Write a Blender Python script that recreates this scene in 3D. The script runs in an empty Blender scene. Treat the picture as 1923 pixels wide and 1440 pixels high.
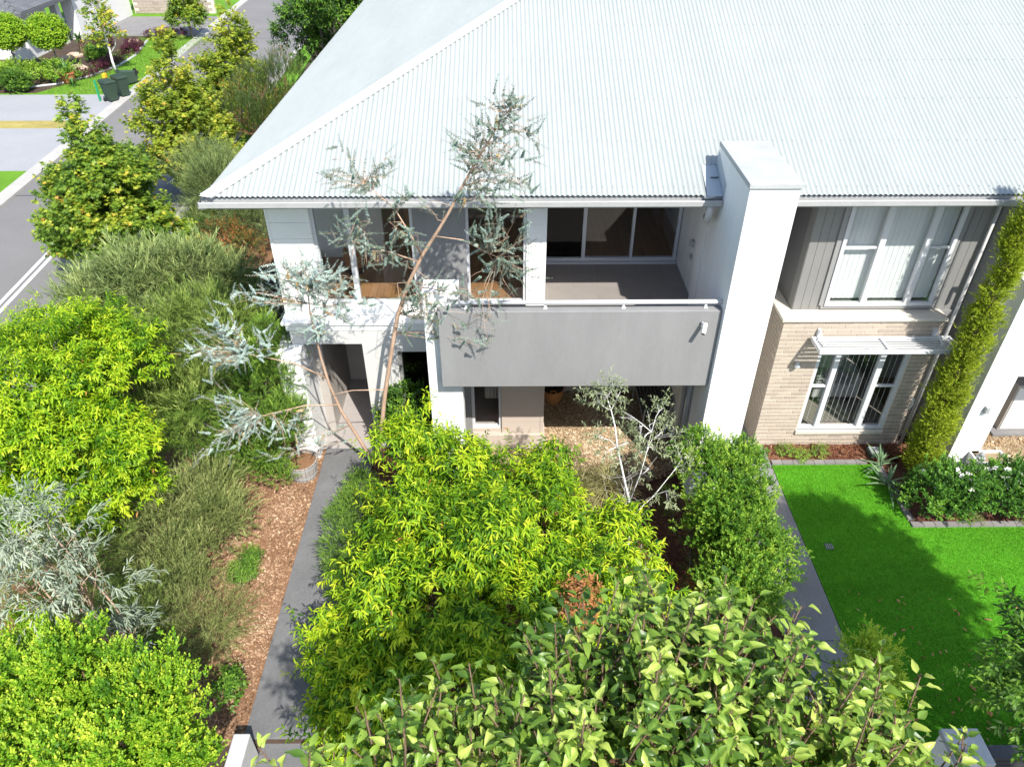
import bpy, math, random
import numpy as np
from mathutils import Vector

# ------------------------------------------------------------------ camera, sky, sun, exposure
S = bpy.context.scene
COL = S.collection
cam_d = bpy.data.cameras.new('camera')
cam = bpy.data.objects.new('camera', cam_d)
COL.objects.link(cam)
S.camera = cam
cam.location = (0, 0, 9.6)
cam.rotation_euler = (math.radians(90 - 37.0), 0, math.radians(-0.5))
cam_d.sensor_width = 36
cam_d.lens = 36 * 1380 / 1923
cam_d.clip_start = 0.05
cam_d.clip_end = 2000

SUN_TRAVEL = Vector((-0.5, 1.0, -1.3)).normalized()
W = bpy.data.worlds.new('World')
S.world = W
W.use_nodes = True
wn = W.node_tree
for n in list(wn.nodes):
    wn.nodes.remove(n)
sky = wn.nodes.new('ShaderNodeTexSky')
sky.sky_type = 'NISHITA'
sky.sun_disc = False
sky.sun_elevation = math.asin(-SUN_TRAVEL.z)
sky.sun_rotation = math.atan2(-SUN_TRAVEL.x, -SUN_TRAVEL.y)
bg = wn.nodes.new('ShaderNodeBackground')
bg.inputs[1].default_value = 0.15
wo = wn.nodes.new('ShaderNodeOutputWorld')
wn.links.new(sky.outputs[0], bg.inputs[0])
wn.links.new(bg.outputs[0], wo.inputs[0])

sun_d = bpy.data.lights.new('sun', 'SUN')
sun_d.energy = 4.6
sun_d.angle = math.radians(0.6)
sun_d.color = (1.0, 0.955, 0.88)
sun = bpy.data.objects.new('sun', sun_d)
COL.objects.link(sun)
sun.rotation_euler = SUN_TRAVEL.to_track_quat('-Z', 'Y').to_euler()
sun.location = (10, -20, 30)

S.view_settings.view_transform = 'Standard'
S.view_settings.look = 'None'
S.view_settings.exposure = 0.78
S.view_settings.gamma = 1.0
S.view_settings.use_curve_mapping = False
S.render.engine = 'CYCLES'
S.cycles.max_bounces = 7
S.cycles.diffuse_bounces = 3
S.cycles.glossy_bounces = 3
S.cycles.transmission_bounces = 4
S.cycles.transparent_max_bounces = 10
S.cycles.use_denoising = True

rnd = random.Random(7)
RNG = np.random.default_rng(11)
WOFF = {}

# ------------------------------------------------------------------ helpers: objects
def tag(o, label=None, cat=None, group=None, kind=None):
    if label: o['label'] = label
    if cat: o['category'] = cat
    if group: o['group'] = group
    if kind: o['kind'] = kind
    return o

def put(o, parent=None, loc=(0, 0, 0)):
    COL.objects.link(o)
    loc = Vector(loc)
    WOFF[o.name] = loc.copy()
    if parent is not None:
        o.parent = parent
        o.location = loc - WOFF[parent.name]
    else:
        o.location = loc
    return o

def empty(name, loc, label, cat, group=None):
    o = bpy.data.objects.new(name, None)
    o.empty_display_size = 0.2
    put(o, None, loc)
    return tag(o, label, cat, group)

class MB:
    """collects boxes, tubes, prisms; build() links them as one mesh object"""
    def __init__(s):
        s.v = []; s.f = []
    def quad(s, *p):
        n = len(s.v); s.v += [tuple(q) for q in p]; s.f.append(tuple(range(n, n + len(p)))); return s
    def box(s, x0, x1, y0, y1, z0, z1):
        n = len(s.v)
        s.v += [(x0,y0,z0),(x1,y0,z0),(x1,y1,z0),(x0,y1,z0),(x0,y0,z1),(x1,y0,z1),(x1,y1,z1),(x0,y1,z1)]
        s.f += [(n,n+3,n+2,n+1),(n+4,n+5,n+6,n+7),(n,n+1,n+5,n+4),(n+1,n+2,n+6,n+5),(n+2,n+3,n+7,n+6),(n+3,n,n+4,n+7)]
        return s
    def obox(s, c, ax, ay, az, hx, hy, hz):
        c = Vector(c); ax = Vector(ax).normalized()*hx; ay = Vector(ay).normalized()*hy; az = Vector(az).normalized()*hz
        n = len(s.v)
        for k in (-1, 1):
            for i, j in ((-1,-1),(1,-1),(1,1),(-1,1)):
                s.v.append(tuple(c + ax*i + ay*j + az*k))
        s.f += [(n,n+3,n+2,n+1),(n+4,n+5,n+6,n+7),(n,n+1,n+5,n+4),(n+1,n+2,n+6,n+5),(n+2,n+3,n+7,n+6),(n+3,n,n+4,n+7)]
        return s
    def prism(s, poly, z0, z1):
        n = len(s.v); k = len(poly)
        s.v += [(x, y, z0) for x, y in poly] + [(x, y, z1) for x, y in poly]
        s.f.append(tuple(range(n + k - 1, n - 1, -1))); s.f.append(tuple(range(n + k, n + 2*k)))
        for i in range(k):
            j = (i + 1) % k
            s.f.append((n+i, n+j, n+k+j, n+k+i))
        return s
    def tube(s, path, radii, n=6, cap=True):
        P = [Vector(p) for p in path]
        if not isinstance(radii, (list, tuple)): radii = [radii]*len(P)
        base = len(s.v); ref = None
        for i, p in enumerate(P):
            t = (P[min(i+1, len(P)-1)] - P[max(i-1, 0)])
            if t.length < 1e-9: t = Vector((0,0,1))
            t.normalize()
            if ref is None:
                ref = Vector((1,0,0)) if abs(t.x) < .8 else Vector((0,1,0))
            u = (ref - t*ref.dot(t)); u.normalize(); ref = u; w = t.cross(u)
            for k in range(n):
                a = 2*math.pi*k/n
                s.v.append(tuple(p + (u*math.cos(a) + w*math.sin(a))*radii[i]))
        for i in range(len(P)-1):
            for k in range(n):
                a = base+i*n+k; b = base+i*n+(k+1) % n
                s.f.append((a, b, b+n, a+n))
        if cap:
            s.f.append(tuple(base+k for k in reversed(range(n))))
            e = base+(len(P)-1)*n
            s.f.append(tuple(e+k for k in range(n)))
        return s
    def lathe(s, c, prof, n=20, sx=1, sy=1):
        base = len(s.v); cx, cy, cz = c
        for r, z in prof:
            for k in range(n):
                a = 2*math.pi*k/n
                s.v.append((cx+r*sx*math.cos(a), cy+r*sy*math.sin(a), cz+z))
        for i in range(len(prof)-1):
            for k in range(n):
                a = base+i*n+k; b = base+i*n+(k+1) % n
                s.f.append((a, b, b+n, a+n))
        return s
    def build(s, name, mat, parent=None, bevel=0, smooth=False, origin=None):
        me = bpy.data.meshes.new(name)
        v = s.v
        loc = (0, 0, 0)
        if origin is not None:
            loc = origin; v = [(a-loc[0], b-loc[1], c-loc[2]) for a, b, c in v]
        me.from_pydata(v, [], s.f)
        me.update()
        me.materials.append(mat)
        if smooth:
            me.polygons.foreach_set('use_smooth', [True]*len(me.polygons))
        o = bpy.data.objects.new(name, me)
        put(o, parent, loc)
        if bevel:
            m = o.modifiers.new('bevel', 'BEVEL'); m.width = bevel; m.segments = 2; m.limit_method = 'ANGLE'
        return o

def B(*a):
    return MB().box(*a)

def struct(o):
    o['kind'] = 'structure'; return o

def npmesh(name, V, faces, mat, parent=None, tint=None, smooth=False):
    """V (n,3); faces: list of int arrays (m,k)"""
    me = bpy.data.meshes.new(name)
    V = np.ascontiguousarray(V, dtype=np.float32)
    me.vertices.add(len(V)); me.vertices.foreach_set('co', V.ravel())
    loops = np.concatenate([f.ravel() for f in faces]).astype(np.int32)
    tot = np.concatenate([np.full(len(f), f.shape[1], np.int32) for f in faces])
    start = np.concatenate([[0], np.cumsum(tot)[:-1]]).astype(np.int32)
    me.loops.add(len(loops)); me.loops.foreach_set('vertex_index', loops)
    me.polygons.add(len(tot)); me.polygons.foreach_set('loop_start', start)
    try:
        me.polygons.foreach_set('loop_total', tot)
    except Exception:
        pass
    if smooth:
        me.polygons.foreach_set('use_smooth', np.ones(len(tot), bool))
    me.update(calc_edges=True)
    if tint is not None:
        at = me.attributes.new('tint', 'FLOAT', 'POINT')
        at.data.foreach_set('value', np.ascontiguousarray(tint, dtype=np.float32))
    me.materials.append(mat)
    o = bpy.data.objects.new(name, me)
    put(o, parent)
    return o

# ------------------------------------------------------------------ helpers: materials
def nodes(m):
    m.use_nodes = True
    nt = m.node_tree
    for n in list(nt.nodes): nt.nodes.remove(n)
    out = nt.nodes.new('ShaderNodeOutputMaterial')
    return nt, out

def ramp(nt, stops, src):
    r = nt.nodes.new('ShaderNodeValToRGB')
    e = r.color_ramp.elements
    while len(e) < len(stops): e.new(0.5)
    for i, (p, c) in enumerate(stops):
        e[i].position = p; e[i].color = (*c, 1)
    nt.links.new(src, r.inputs[0])
    return r.outputs[0]

def noise(nt, scale, detail=4, rough=.6, stretch=None):
    tc = nt.nodes.new('ShaderNodeTexCoord')
    src = tc.outputs['Object']
    if stretch:
        mp = nt.nodes.new('ShaderNodeMapping'); mp.inputs['Scale'].default_value = stretch
        nt.links.new(src, mp.inputs[0]); src = mp.outputs[0]
    n = nt.nodes.new('ShaderNodeTexNoise')
    n.inputs['Scale'].default_value = scale; n.inputs['Detail'].default_value = detail
    n.inputs['Roughness'].default_value = rough
    nt.links.new(src, n.inputs['Vector'])
    return n.outputs[0]

def mixc(nt, fac, a, b, mode='MIX'):
    m = nt.nodes.new('ShaderNodeMix'); m.data_type = 'RGBA'; m.blend_type = mode
    if isinstance(fac, (int, float)): m.inputs[0].default_value = fac
    else: nt.links.new(fac, m.inputs[0])
    for i, x in ((6, a), (7, b)):
        if isinstance(x, tuple): m.inputs[i].default_value = (*x, 1)
        else: nt.links.new(x, m.inputs[i])
    return m.outputs[2]

def sc(c, k):
    return tuple(min(1, x*k) for x in c)

def surf(name, col, rough=.6, var=.12, scale=3., fine=40., fvar=.08, bump=0., bscale=60., metal=0., stretch=None, objvar=0., spec=.4):
    m = bpy.data.materials.new(name); nt, out = nodes(m)
    p = nt.nodes.new('ShaderNodeBsdfPrincipled')
    c1 = ramp(nt, [(.28, sc(col, 1-var)), (.72, sc(col, 1+var))], noise(nt, scale, 5, .65, stretch))
    c2 = ramp(nt, [(.3, (1-fvar,)*3), (.7, (1+fvar*.0,)*3)], noise(nt, fine, 3, .6, stretch))
    c = mixc(nt, 1., c1, c2, 'MULTIPLY')
    if objvar:
        oi = nt.nodes.new('ShaderNodeObjectInfo')
        k = ramp(nt, [(0, (1-objvar,)*3), (1, (1, 1, 1))], oi.outputs['Random'])
        c = mixc(nt, 1., c, k, 'MULTIPLY')
    nt.links.new(c, p.inputs['Base Color'])
    p.inputs['Roughness'].default_value = rough
    p.inputs['Metallic'].default_value = metal
    p.inputs['Specular IOR Level'].default_value = spec
    if bump:
        b = nt.nodes.new('ShaderNodeBump'); b.inputs['Strength'].default_value = bump; b.inputs['Distance'].default_value = .01
        nt.links.new(noise(nt, bscale, 4, .6, stretch), b.inputs['Height']); nt.links.new(b.outputs[0], p.inputs['Normal'])
    nt.links.new(p.outputs[0], out.inputs[0])
    return m

def leafmat(name, stops, rough=.45, trans=.3, spec=.35, tcol=None):
    """colour ramp over the per-leaf tint attribute, with some light passing through the leaf"""
    m = bpy.data.materials.new(name); nt, out = nodes(m)
    at = nt.nodes.new('ShaderNodeAttribute'); at.attribute_name = 'tint'
    c = ramp(nt, stops, at.outputs['Fac'])
    p = nt.nodes.new('ShaderNodeBsdfPrincipled')
    nt.links.new(c, p.inputs['Base Color'])
    p.inputs['Roughness'].default_value = rough
    p.inputs['Specular IOR Level'].default_value = spec
    if trans > 0:
        t = nt.nodes.new('ShaderNodeBsdfTranslucent')
        tc = mixc(nt, 1., c, tcol or (1.25, 1.2, .7), 'MULTIPLY')
        nt.links.new(tc, t.inputs[0])
        mx = nt.nodes.new('ShaderNodeMixShader'); mx.inputs[0].default_value = trans
        nt.links.new(p.outputs[0], mx.inputs[1]); nt.links.new(t.outputs[0], mx.inputs[2])
        nt.links.new(mx.outputs[0], out.inputs[0])
    else:
        nt.links.new(p.outputs[0], out.inputs[0])
    return m

def tintmat(name, stops, rough=.8, bump=0):
    return leafmat(name, stops, rough, 0, .2)

def glassmat(name, tint=(.75, .8, .8), refl=1.45, boost=.0):
    m = bpy.data.materials.new(name); nt, out = nodes(m)
    tr = nt.nodes.new('ShaderNodeBsdfTransparent'); tr.inputs[0].default_value = (*tint, 1)
    gl = nt.nodes.new('ShaderNodeBsdfGlossy'); gl.inputs['Roughness'].default_value = .01
    lw = nt.nodes.new('ShaderNodeLayerWeight'); lw.inputs[0].default_value = .5
    pw_ = nt.nodes.new('ShaderNodeMath'); pw_.operation = 'POWER'; pw_.inputs[1].default_value = 4.
    nt.links.new(lw.outputs['Facing'], pw_.inputs[0])
    fr = nt.nodes.new('ShaderNodeMath'); fr.operation = 'MULTIPLY_ADD'; fr.inputs[1].default_value = .8; fr.inputs[2].default_value = (refl-1)*.12
    nt.links.new(pw_.outputs[0], fr.inputs[0])
    mx = nt.nodes.new('ShaderNodeMixShader')
    nt.links.new(fr.outputs[0], mx.inputs[0]); nt.links.new(tr.outputs[0], mx.inputs[1]); nt.links.new(gl.outputs[0], mx.inputs[2])
    nt.links.new(mx.outputs[0], out.inputs[0])
    return m

def woodmat(name, c1, c2, scale=2., stretch=(1, 12, 12), rough=.5):
    m = bpy.data.materials.new(name); nt, out = nodes(m)
    p = nt.nodes.new('ShaderNodeBsdfPrincipled')
    c = ramp(nt, [(.3, c1), (.7, c2)], noise(nt, scale, 6, .7, stretch))
    nt.links.new(c, p.inputs['Base Color']); p.inputs['Roughness'].default_value = rough
    nt.links.new(p.outputs[0], out.inputs[0])
    return m

def floorboards(name):
    """narrow timber boards running along Y"""
    m = bpy.data.materials.new(name); nt, out = nodes(m)
    p = nt.nodes.new('ShaderNodeBsdfPrincipled')
    tc = nt.nodes.new('ShaderNodeTexCoord')
    mp = nt.nodes.new('ShaderNodeMapping'); mp.inputs['Rotation'].default_value = (0, 0, math.pi/2)
    nt.links.new(tc.outputs['Object'], mp.inputs[0])
    b = nt.nodes.new('ShaderNodeTexBrick')
    b.inputs['Scale'].default_value = 1.; b.inputs['Brick Width'].default_value = 1.4; b.inputs['Row Height'].default_value = .13
    b.inputs['Mortar Size'].default_value = .002
    b.inputs['Color1'].default_value = (.46, .25, .115, 1); b.inputs['Color2'].default_value = (.36, .185, .08, 1)
    b.inputs['Mortar'].default_value = (.07, .035, .018, 1)
    nt.links.new(mp.outputs[0], b.inputs[0])
    g = ramp(nt, [(.3, (.75, .75, .75)), (.7, (1, 1, 1))], noise(nt, 3, 6, .7, (14, 1, 1)))
    nt.links.new(mixc(nt, 1., b.outputs[0], g, 'MULTIPLY'), p.inputs['Base Color'])
    p.inputs['Roughness'].default_value = .35
    nt.links.new(p.outputs[0], out.inputs[0])
    return m

M = {}
M['render_white'] = surf('render_white', (.80, .80, .79), .75, .05, 1.6, 60, .05, .15, 180, stretch=(3, 3, .5))
M['board_white'] = surf('board_white', (.80, .80, .78), .55, .03, 1.5, 30, .03)
M['render_grey'] = surf('render_grey', (.235, .235, .235), .8, .08, 1.1, 14, .05, .2, 200, stretch=(2.5, 2.5, .6))
M['render_pale'] = surf('render_pale', (.56, .55, .53), .8, .05, 1.4, 80, .05, .15, 160)
M['board_grey'] = surf('board_grey', (.215, .212, .205), .65, .05, 2.0, 40, .05)
M['board_dark'] = surf('board_dark', (.14, .14, .14), .7, .05, 2.0, 40, .05)  # darker copy of the grey boards, with shade put into the colour
M['board_beige'] = surf('board_beige', (.47, .40, .34), .7, .04, 1.5, 40, .04)
M['frame_white'] = surf('frame_white', (.56, .57, .585), .4, .02, 2, 30, .02)
M['frame_grey'] = surf('frame_grey', (.27, .27, .265), .5, .03, 2, 30, .03)
M['steel_roof'] = surf('steel_roof', (.338, .366, .354), .5, .06, .7, 5, .06, stretch=(2.2, .5, 1), spec=.35)
M['cap_white'] = surf('cap_white', (.40, .41, .405), .45, .04, 1.5, 12, .05)
M['gutter'] = surf('gutter', (.36, .365, .36), .45, .07, 2.5, 20, .08)
M['flash'] = surf('flash', (.42, .47, .50), .5, .06, 3, 20, .06)
M['soffit'] = surf('soffit', (.5, .5, .5), .8, .03)
M['cap_stone'] = surf('cap_stone', (.42, .435, .43), .7, .10, 2.2, 25, .12)
M['brick'] = surf('brick', (.47, .395, .32), .85, .08, 6, 60, .16, .3, 120, objvar=.22)
M['mortar'] = surf('mortar', (.66, .58, .48), .9, .05, 4, 60, .1)
M['ledge'] = surf('ledge', (.56, .52, .45), .8, .04, 3, 40, .06)
M['paleblock'] = surf('paleblock', (.42, .38, .33), .9, .07, 4, 50, .1, objvar=.1)
M['tile'] = surf('tile', (.27, .245, .225), .5, .05, 3, 30, .06, objvar=.06)
M['grout'] = surf('grout', (.42, .40, .38), .9)
M['porch_tile'] = surf('porch_tile', (.36, .33, .315), .6, .05, 3, 30, .06, objvar=.05)
M['floorboards'] = floorboards('floorboards')
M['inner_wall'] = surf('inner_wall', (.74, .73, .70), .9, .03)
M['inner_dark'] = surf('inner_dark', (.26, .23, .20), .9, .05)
M['glass'] = glassmat('glass', (.93, .94, .94), 1.4)
M['glass_dark'] = glassmat('glass_dark', (.22, .24, .24), 1.5)
M['glass_screen'] = glassmat('glass_screen', (.25, .25, .25), 1.2)
M['blind'] = surf('blind', (.80, .82, .81), .8, .03, 2, 30, .03)
M['curtain'] = surf('curtain', (.55, .54, .50), .9, .05)
M['metal_dark'] = surf('metal_dark', (.05, .052, .055), .45, .06)
M['metal_grey'] = surf('metal_grey', (.34, .36, .37), .4, .05)
M['pipe'] = surf('pipe', (.40, .39, .385), .5, .05)
M['pipe_pale'] = surf('pipe_pale', (.52, .50, .50), .5, .05)
M['black'] = surf('black', (.012, .012, .012), .6, .1)
M['concrete_dark'] = surf('concrete_dark', (.15, .15, .153), .8, .18, 1.6, 25, .16, .2, 90)
M['concrete_mid'] = surf('concrete_mid', (.21, .205, .205), .8, .14, 1.6, 25, .14, .2, 90)
M['concrete_pale'] = surf('concrete_pale', (.45, .45, .45), .85, .09, 1.0, 20, .1)
M['kerb'] = surf('kerb', (.42, .405, .375), .85, .1, 1.0, 15, .12)
M['drive'] = surf('drive', (.31, .313, .325), .85, .06, .5, 10, .08)
M['asphalt'] = surf('asphalt', (.185, .178, .174), .9, .1, .35, 30, .12, .15, 60)
M['paint'] = surf('paint', (.75, .75, .73), .7, .1, 3, 20, .15)
M['soil'] = surf('soil', (.075, .05, .035), .95, .3, 2, 25, .3, .5, 30)
M['mulch_l'] = surf('mulch_l', (.25, .135, .07), .95, .3, 2.5, 60, .35, .6, 70)
M['mulch_r'] = surf('mulch_r', (.11, .045, .026), .95, .35, 2.5, 60, .4, .6, 70)
M['gravel'] = surf('gravel', (.36, .27, .17), .95, .2, 3, 60, .35, .6, 80)
M['turf'] = surf('turf', (.085, .30, .015), .9, .22, 1.1, 55, .35, .6, 130, spec=.1, stretch=(.35, 1.6, 1))
M['grass_far'] = surf('grass_far', (.12, .26, .025), .95, .2, .6, 12, .2, .4, 40, spec=.1)
M['grass_dry'] = surf('grass_dry', (.36, .30, .10), .95, .25, 1.5, 20, .2, .4, 40, spec=.1)
M['paver'] = surf('paver', (.24, .225, .215), .85, .1, 4, 40, .15, .2, 80, objvar=.18)
M['bark_brown'] = surf('bark_brown', (.16, .10, .065), .9, .25, 8, 40, .2, .4, 60)
M['bark_grey'] = surf('bark_grey', (.22, .19, .165), .9, .25, 8, 40, .2, .4, 60)
M['bark_tan'] = surf('bark_tan', (.55, .375, .265), .8, .28, 7, 40, .25, .2, 60, stretch=(1, 1, .3))
M['bark_white'] = surf('bark_white', (.68, .66, .65), .75, .12, 8, 40, .12)
M['twig_red'] = surf('twig_red', (.26, .12, .075), .8, .2, 8)
M['bin'] = surf('bin', (.03, .055, .036), .5, .08, 3)
M['bin_lid'] = surf('bin_lid', (.025, .045, .03), .5, .08, 3)
M['terracotta'] = surf('terracotta', (.42, .15, .06), .8, .12, 5)
M['basket'] = surf('basket', (.45, .20, .07), .7, .2, 20, 80, .2, .4, 90, stretch=(1, 1, 4))
M['wood_drum'] = woodmat('wood_drum', (.20, .085, .03), (.34, .16, .06), 3, (6, 6, 1))
M['wood_barrel'] = woodmat('wood_barrel', (.24, .22, .20), (.40, .37, .34), 3, (8, 8, 1), .85)
M['white_gloss'] = surf('white_gloss', (.78, .78, .77), .35, .02)
M['green_plastic'] = surf('green_plastic', (.02, .28, .13), .45, .05)
M['yellow_plastic'] = surf('yellow_plastic', (.75, .42, .02), .45, .05)
M['roof_tile'] = surf('roof_tile', (.14, .145, .155), .75, .12, 4, 30, .12, objvar=.2)
M['far_white'] = surf('far_white', (.70, .69, .67), .8, .03)
M['far_taupe'] = surf('far_taupe', (.40, .37, .34), .8, .04)
M['far_brick'] = surf('far_brick', (.40, .33, .29), .9, .1, 5, 40, .1, objvar=.25)
M['fabric'] = surf('fabric', (.50, .49, .47), .95, .05, 6)
M['rock'] = surf('rock', (.50, .38, .28), .9, .15, 3, 20, .2, .5, 20)
M['drain'] = surf('drain', (.03, .03, .03), .6)

# ------------------------------------------------------------------ the townhouse
HOUSE = empty('townhouse', (0, 11, 0), 'two storey white and grey townhouse with pale corrugated metal roof', 'house')
T = .40                      # roof slope
EX, EY, EZ = -4.465, 10.345, 5.272   # lower corner of the sheets
RUN = 6.5
deck = MB()
def rz(run): return EZ - .035 + T*run
XR, YR = 16., 34.
# deck just under the sheets (keeps light out of the roof space)
deck.quad((EX+.1, EY+.1, rz(.1)-.02), (2.95, EY+.1, rz(.1)-.02), (2.95, EY+RUN, rz(RUN)-.02), (EX+RUN, EY+RUN, rz(RUN)-.02))
deck.quad((2.95, 10.95, rz(.62)-.02), (3.95, 10.95, rz(.62)-.02), (3.95, EY+RUN, rz(RUN)-.02), (2.95, EY+RUN, rz(RUN)-.02))
deck.quad((3.95, EY+.1, rz(.1)-.02), (XR, EY+.1, rz(.1)-.02), (XR, EY+RUN, rz(RUN)-.02), (3.95, EY+RUN, rz(RUN)-.02))
deck.quad((EX+.1, EY+.1, rz(.1)-.02), (EX+RUN, EY+RUN, rz(RUN)-.02), (EX+RUN, YR, rz(RUN)-.02), (EX+.1, YR, rz(.1)-.02))
deck.quad((EX+RUN, EY+RUN, rz(RUN)-.02), (XR, EY+RUN, rz(RUN)-.02), (XR, YR, EZ), (EX+2*RUN, YR, EZ))
deck.quad((EX+RUN, EY+RUN, rz(RUN)-.02), (EX+2*RUN, YR, EZ), (EX+RUN, YR, rz(RUN)-.02))
ROOF = deck.build('roof', M['steel_roof'], HOUSE)
ROOF['label'] = 'pale corrugated metal hip roof'
PIT = .0762; AMP = .0105
def roof_sheet(a0, a1, front):
    n = int(round((a1-a0)/PIT*8))
    a = np.linspace(a0, a1, n+1)
    off = AMP*np.cos(2*np.pi*a/PIT)
    if front:
        lo = np.where((a > 2.97) & (a < 3.94), 10.94, EY)
        hi = np.minimum(EY + (a - EX), EY+RUN)
    else:
        lo = np.full_like(a, EX)
        hi = np.minimum(EX + (a - EY), EX+RUN)
    hi = np.maximum(hi, lo+.01)
    rows = []
    for t in (0, .5, 1):
        q = lo + (hi-lo)*t
        run = q - (EY if front else EX)
        z = EZ + T*run + off
        rows.append(np.stack([a, q, z], 1) if front else np.stack([q, a, z], 1))
    V = np.concatenate(rows); m = n+1
    i = np.arange(n)
    F = np.concatenate([np.stack([i+r*m, i+1+r*m, i+1+(r+1)*m, i+(r+1)*m], 1) for r in (0, 1)])
    if not front: F = F[:, ::-1]
    npmesh('roof_sheet', V, [F], M['steel_roof'], ROOF, smooth=True)
w = PIT*10
x = EX
while x < XR-.5:
    roof_sheet(x, x+w, True); x += w
y = EY
while y < YR-.5:
    roof_sheet(y, y+w, False); y += w
# screws in rows along the battens
scr = MB()
for k in range(7):
    run = .15 + k*.93
    x = EX + run + .1
    i = math.ceil(x/PIT)
    while i*PIT < XR-1:
        xx = i*PIT
        if not (2.97 < xx < 3.94 and run < .62):
            zc = EZ + T*run + AMP
            scr.box(xx-.007, xx+.007, EY+run-.008, EY+run+.008, zc-.004, zc+.009)
        i += 2
so = scr.build('roofing_screw', M['metal_grey'], ROOF); so['kind'] = 'stuff'
# hip capping: folded metal over the hip
def hp(run, side, up):
    # side in plan, metres from hip line, + to the front slope
    s = side/math.sqrt(2)
    return (EX+run+max(s, 0)*1.0 + min(s, 0)*0, EY+run - 0*s, 0)
hc = MB()
for r0, r1 in ((-.04, 2.2), (2.2, 4.4), (4.4, 6.5)):
    d = .17
    def pt(run, fx, fy):
        X, Y = EX+run+fx, EY+run+fy
        rr = min(X-EX, Y-EY)
        return (X, Y, EZ+T*rr+AMP+.012)
    top = .028
    def tp(run): return (EX+run, EY+run, EZ+T*run+AMP+.012+top)
    hc.quad(pt(r0, d, 0), pt(r1, d, 0), tp(r1), tp(r0))
    hc.quad(tp(r0), tp(r1), pt(r1, 0, d), pt(r0, 0, d))
    a, b = pt(r0, d, 0), pt(r1, d, 0)
    hc.quad((a[0], a[1], a[2]-.012), (b[0], b[1], b[2]-.012), b, a)
hc.build('hip_cap', M['cap_white'], ROOF)
bead = MB().tube([(EX+r, EY+r, EZ+T*r+.05) for r in (-.02, 3, 6.5)], .018, 8)
bead.build('hip_roll', M['cap_white'], ROOF)
MB().tube([(EX+RUN, EY+RUN, rz(RUN)+.07), (XR, EY+RUN, rz(RUN)+.07)], .12, 10).build('ridge_cap', M['cap_white'], ROOF)
MB().tube([(EX+RUN, EY+RUN, rz(RUN)+.07), (EX+RUN, YR, rz(RUN)+.07)], .12, 10).build('ridge_cap', M['cap_white'], ROOF)

# gutters: quad profile troughs
def gutter_x(x0, x1, y=10.26, z=5.218):
    g = MB()
    prof = [(y+.125, z+.02), (y+.125, z-.10), (y+.02, z-.10), (y, z-.085), (y, z-.012), (y+.012, z), (y+.02, z-.01), (y+.02, z-.08), (y+.11, z-.09)]
    for i in range(len(prof)-1):
        (ya, za), (yb, zb) = prof[i], prof[i+1]
        g.quad((x0, ya, za), (x1, ya, za), (x1, yb, zb), (x0, yb, zb))
    for xx in (x0, x1):
        g.quad((xx, y+.125, z+.02), (xx, y+.125, z-.10), (xx, y+.02, z-.10), (xx, y, z-.085), (xx, y, z))
    return g
gutter_x(-4.53, 3.21).build('gutter', M['gutter'], ROOF)
gutter_x(3.91, 15.5).build('gutter', M['gutter'], ROOF)
g = MB()
prof = [(-4.425, 5.238), (-4.425, 5.118), (-4.53, 5.118), (-4.55, 5.133), (-4.55, 5.206), (-4.538, 5.218), (-4.53, 5.208), (-4.53, 5.138), (-4.44, 5.128)]
for i in range(len(prof)-1):
    (xa, za), (xb, zb) = prof[i], prof[i+1]
    g.quad((xa, 10.26, za), (xb, 10.26, zb), (xb, 33.5, zb), (xa, 33.5, za))
g.build('gutter', M['gutter'], ROOF)
for k in range(22):
    yy = 10.9 + k*.95
    B(-4.545, -4.44, yy, yy+.03, 5.21, 5.222).build('gutter_strap', M['gutter'], ROOF)
# fascia and soffit
B(-4.42, 3.2, 10.392, 10.41, 5.06, 5.235).build('fascia', M['gutter'], ROOF)
B(3.93, 15.5, 10.392, 10.41, 5.06, 5.235).build('fascia', M['gutter'], ROOF)
B(-4.418, -4.40, 10.41, 33.5, 5.06, 5.235).build('fascia', M['gutter'], ROOF)
B(-4.40, 15.5, 10.412, 33.4, 5.08, 5.10).build('soffit', M['soffit'], ROOF)
# flashing tray beside the pier, with the cut end of the gutter
fl = MB()
fl.quad((2.985, 10.33, 5.262), (3.215, 10.33, 5.262), (3.215, 10.95, 5.262+.62*T), (2.985, 10.95, 5.262+.62*T))
fl.quad((3.217, 10.28, 5.25), (3.217, 10.95, 5.25+.67*T), (3.217, 10.95, 5.49+.67*T), (3.217, 10.28, 5.46))
fl.build('flashing', M['flash'], ROOF)
fl = MB()
fl.quad((3.08, 10.66, 5.41), (3.2, 10.66, 5.41), (3.2, 10.675, 5.425), (3.08, 10.675, 5.425))
fl.build('flashing', M['metal_dark'], ROOF)
MB().obox((3.02, 10.36, 5.262), (1, .05, .1), (0, 1, .4), (0, 0, 1), .075, .05, .006).build('flashing', M['cap_white'], ROOF)

# pier
PIER = B(3.22, 3.90, 9.25, 10.88, 0, 5.82).build('blade_wall', M['render_white'], HOUSE, .008)
PIER['label'] = 'tall white rendered blade wall rising past the gutter'
B(3.20, 3.92, 9.225, 10.90, 5.82, 5.895).build('coping', M['cap_stone'], PIER, .008)
MB().tube([(3.05, 10.34, 5.15), (3.05, 10.34, 4.95), (3.06, 10.40, 4.86), (3.10, 10.6, 4.82)], .055, 12).build('downpipe_spout', M['pipe_pale'], HOUSE, smooth=True)

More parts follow.
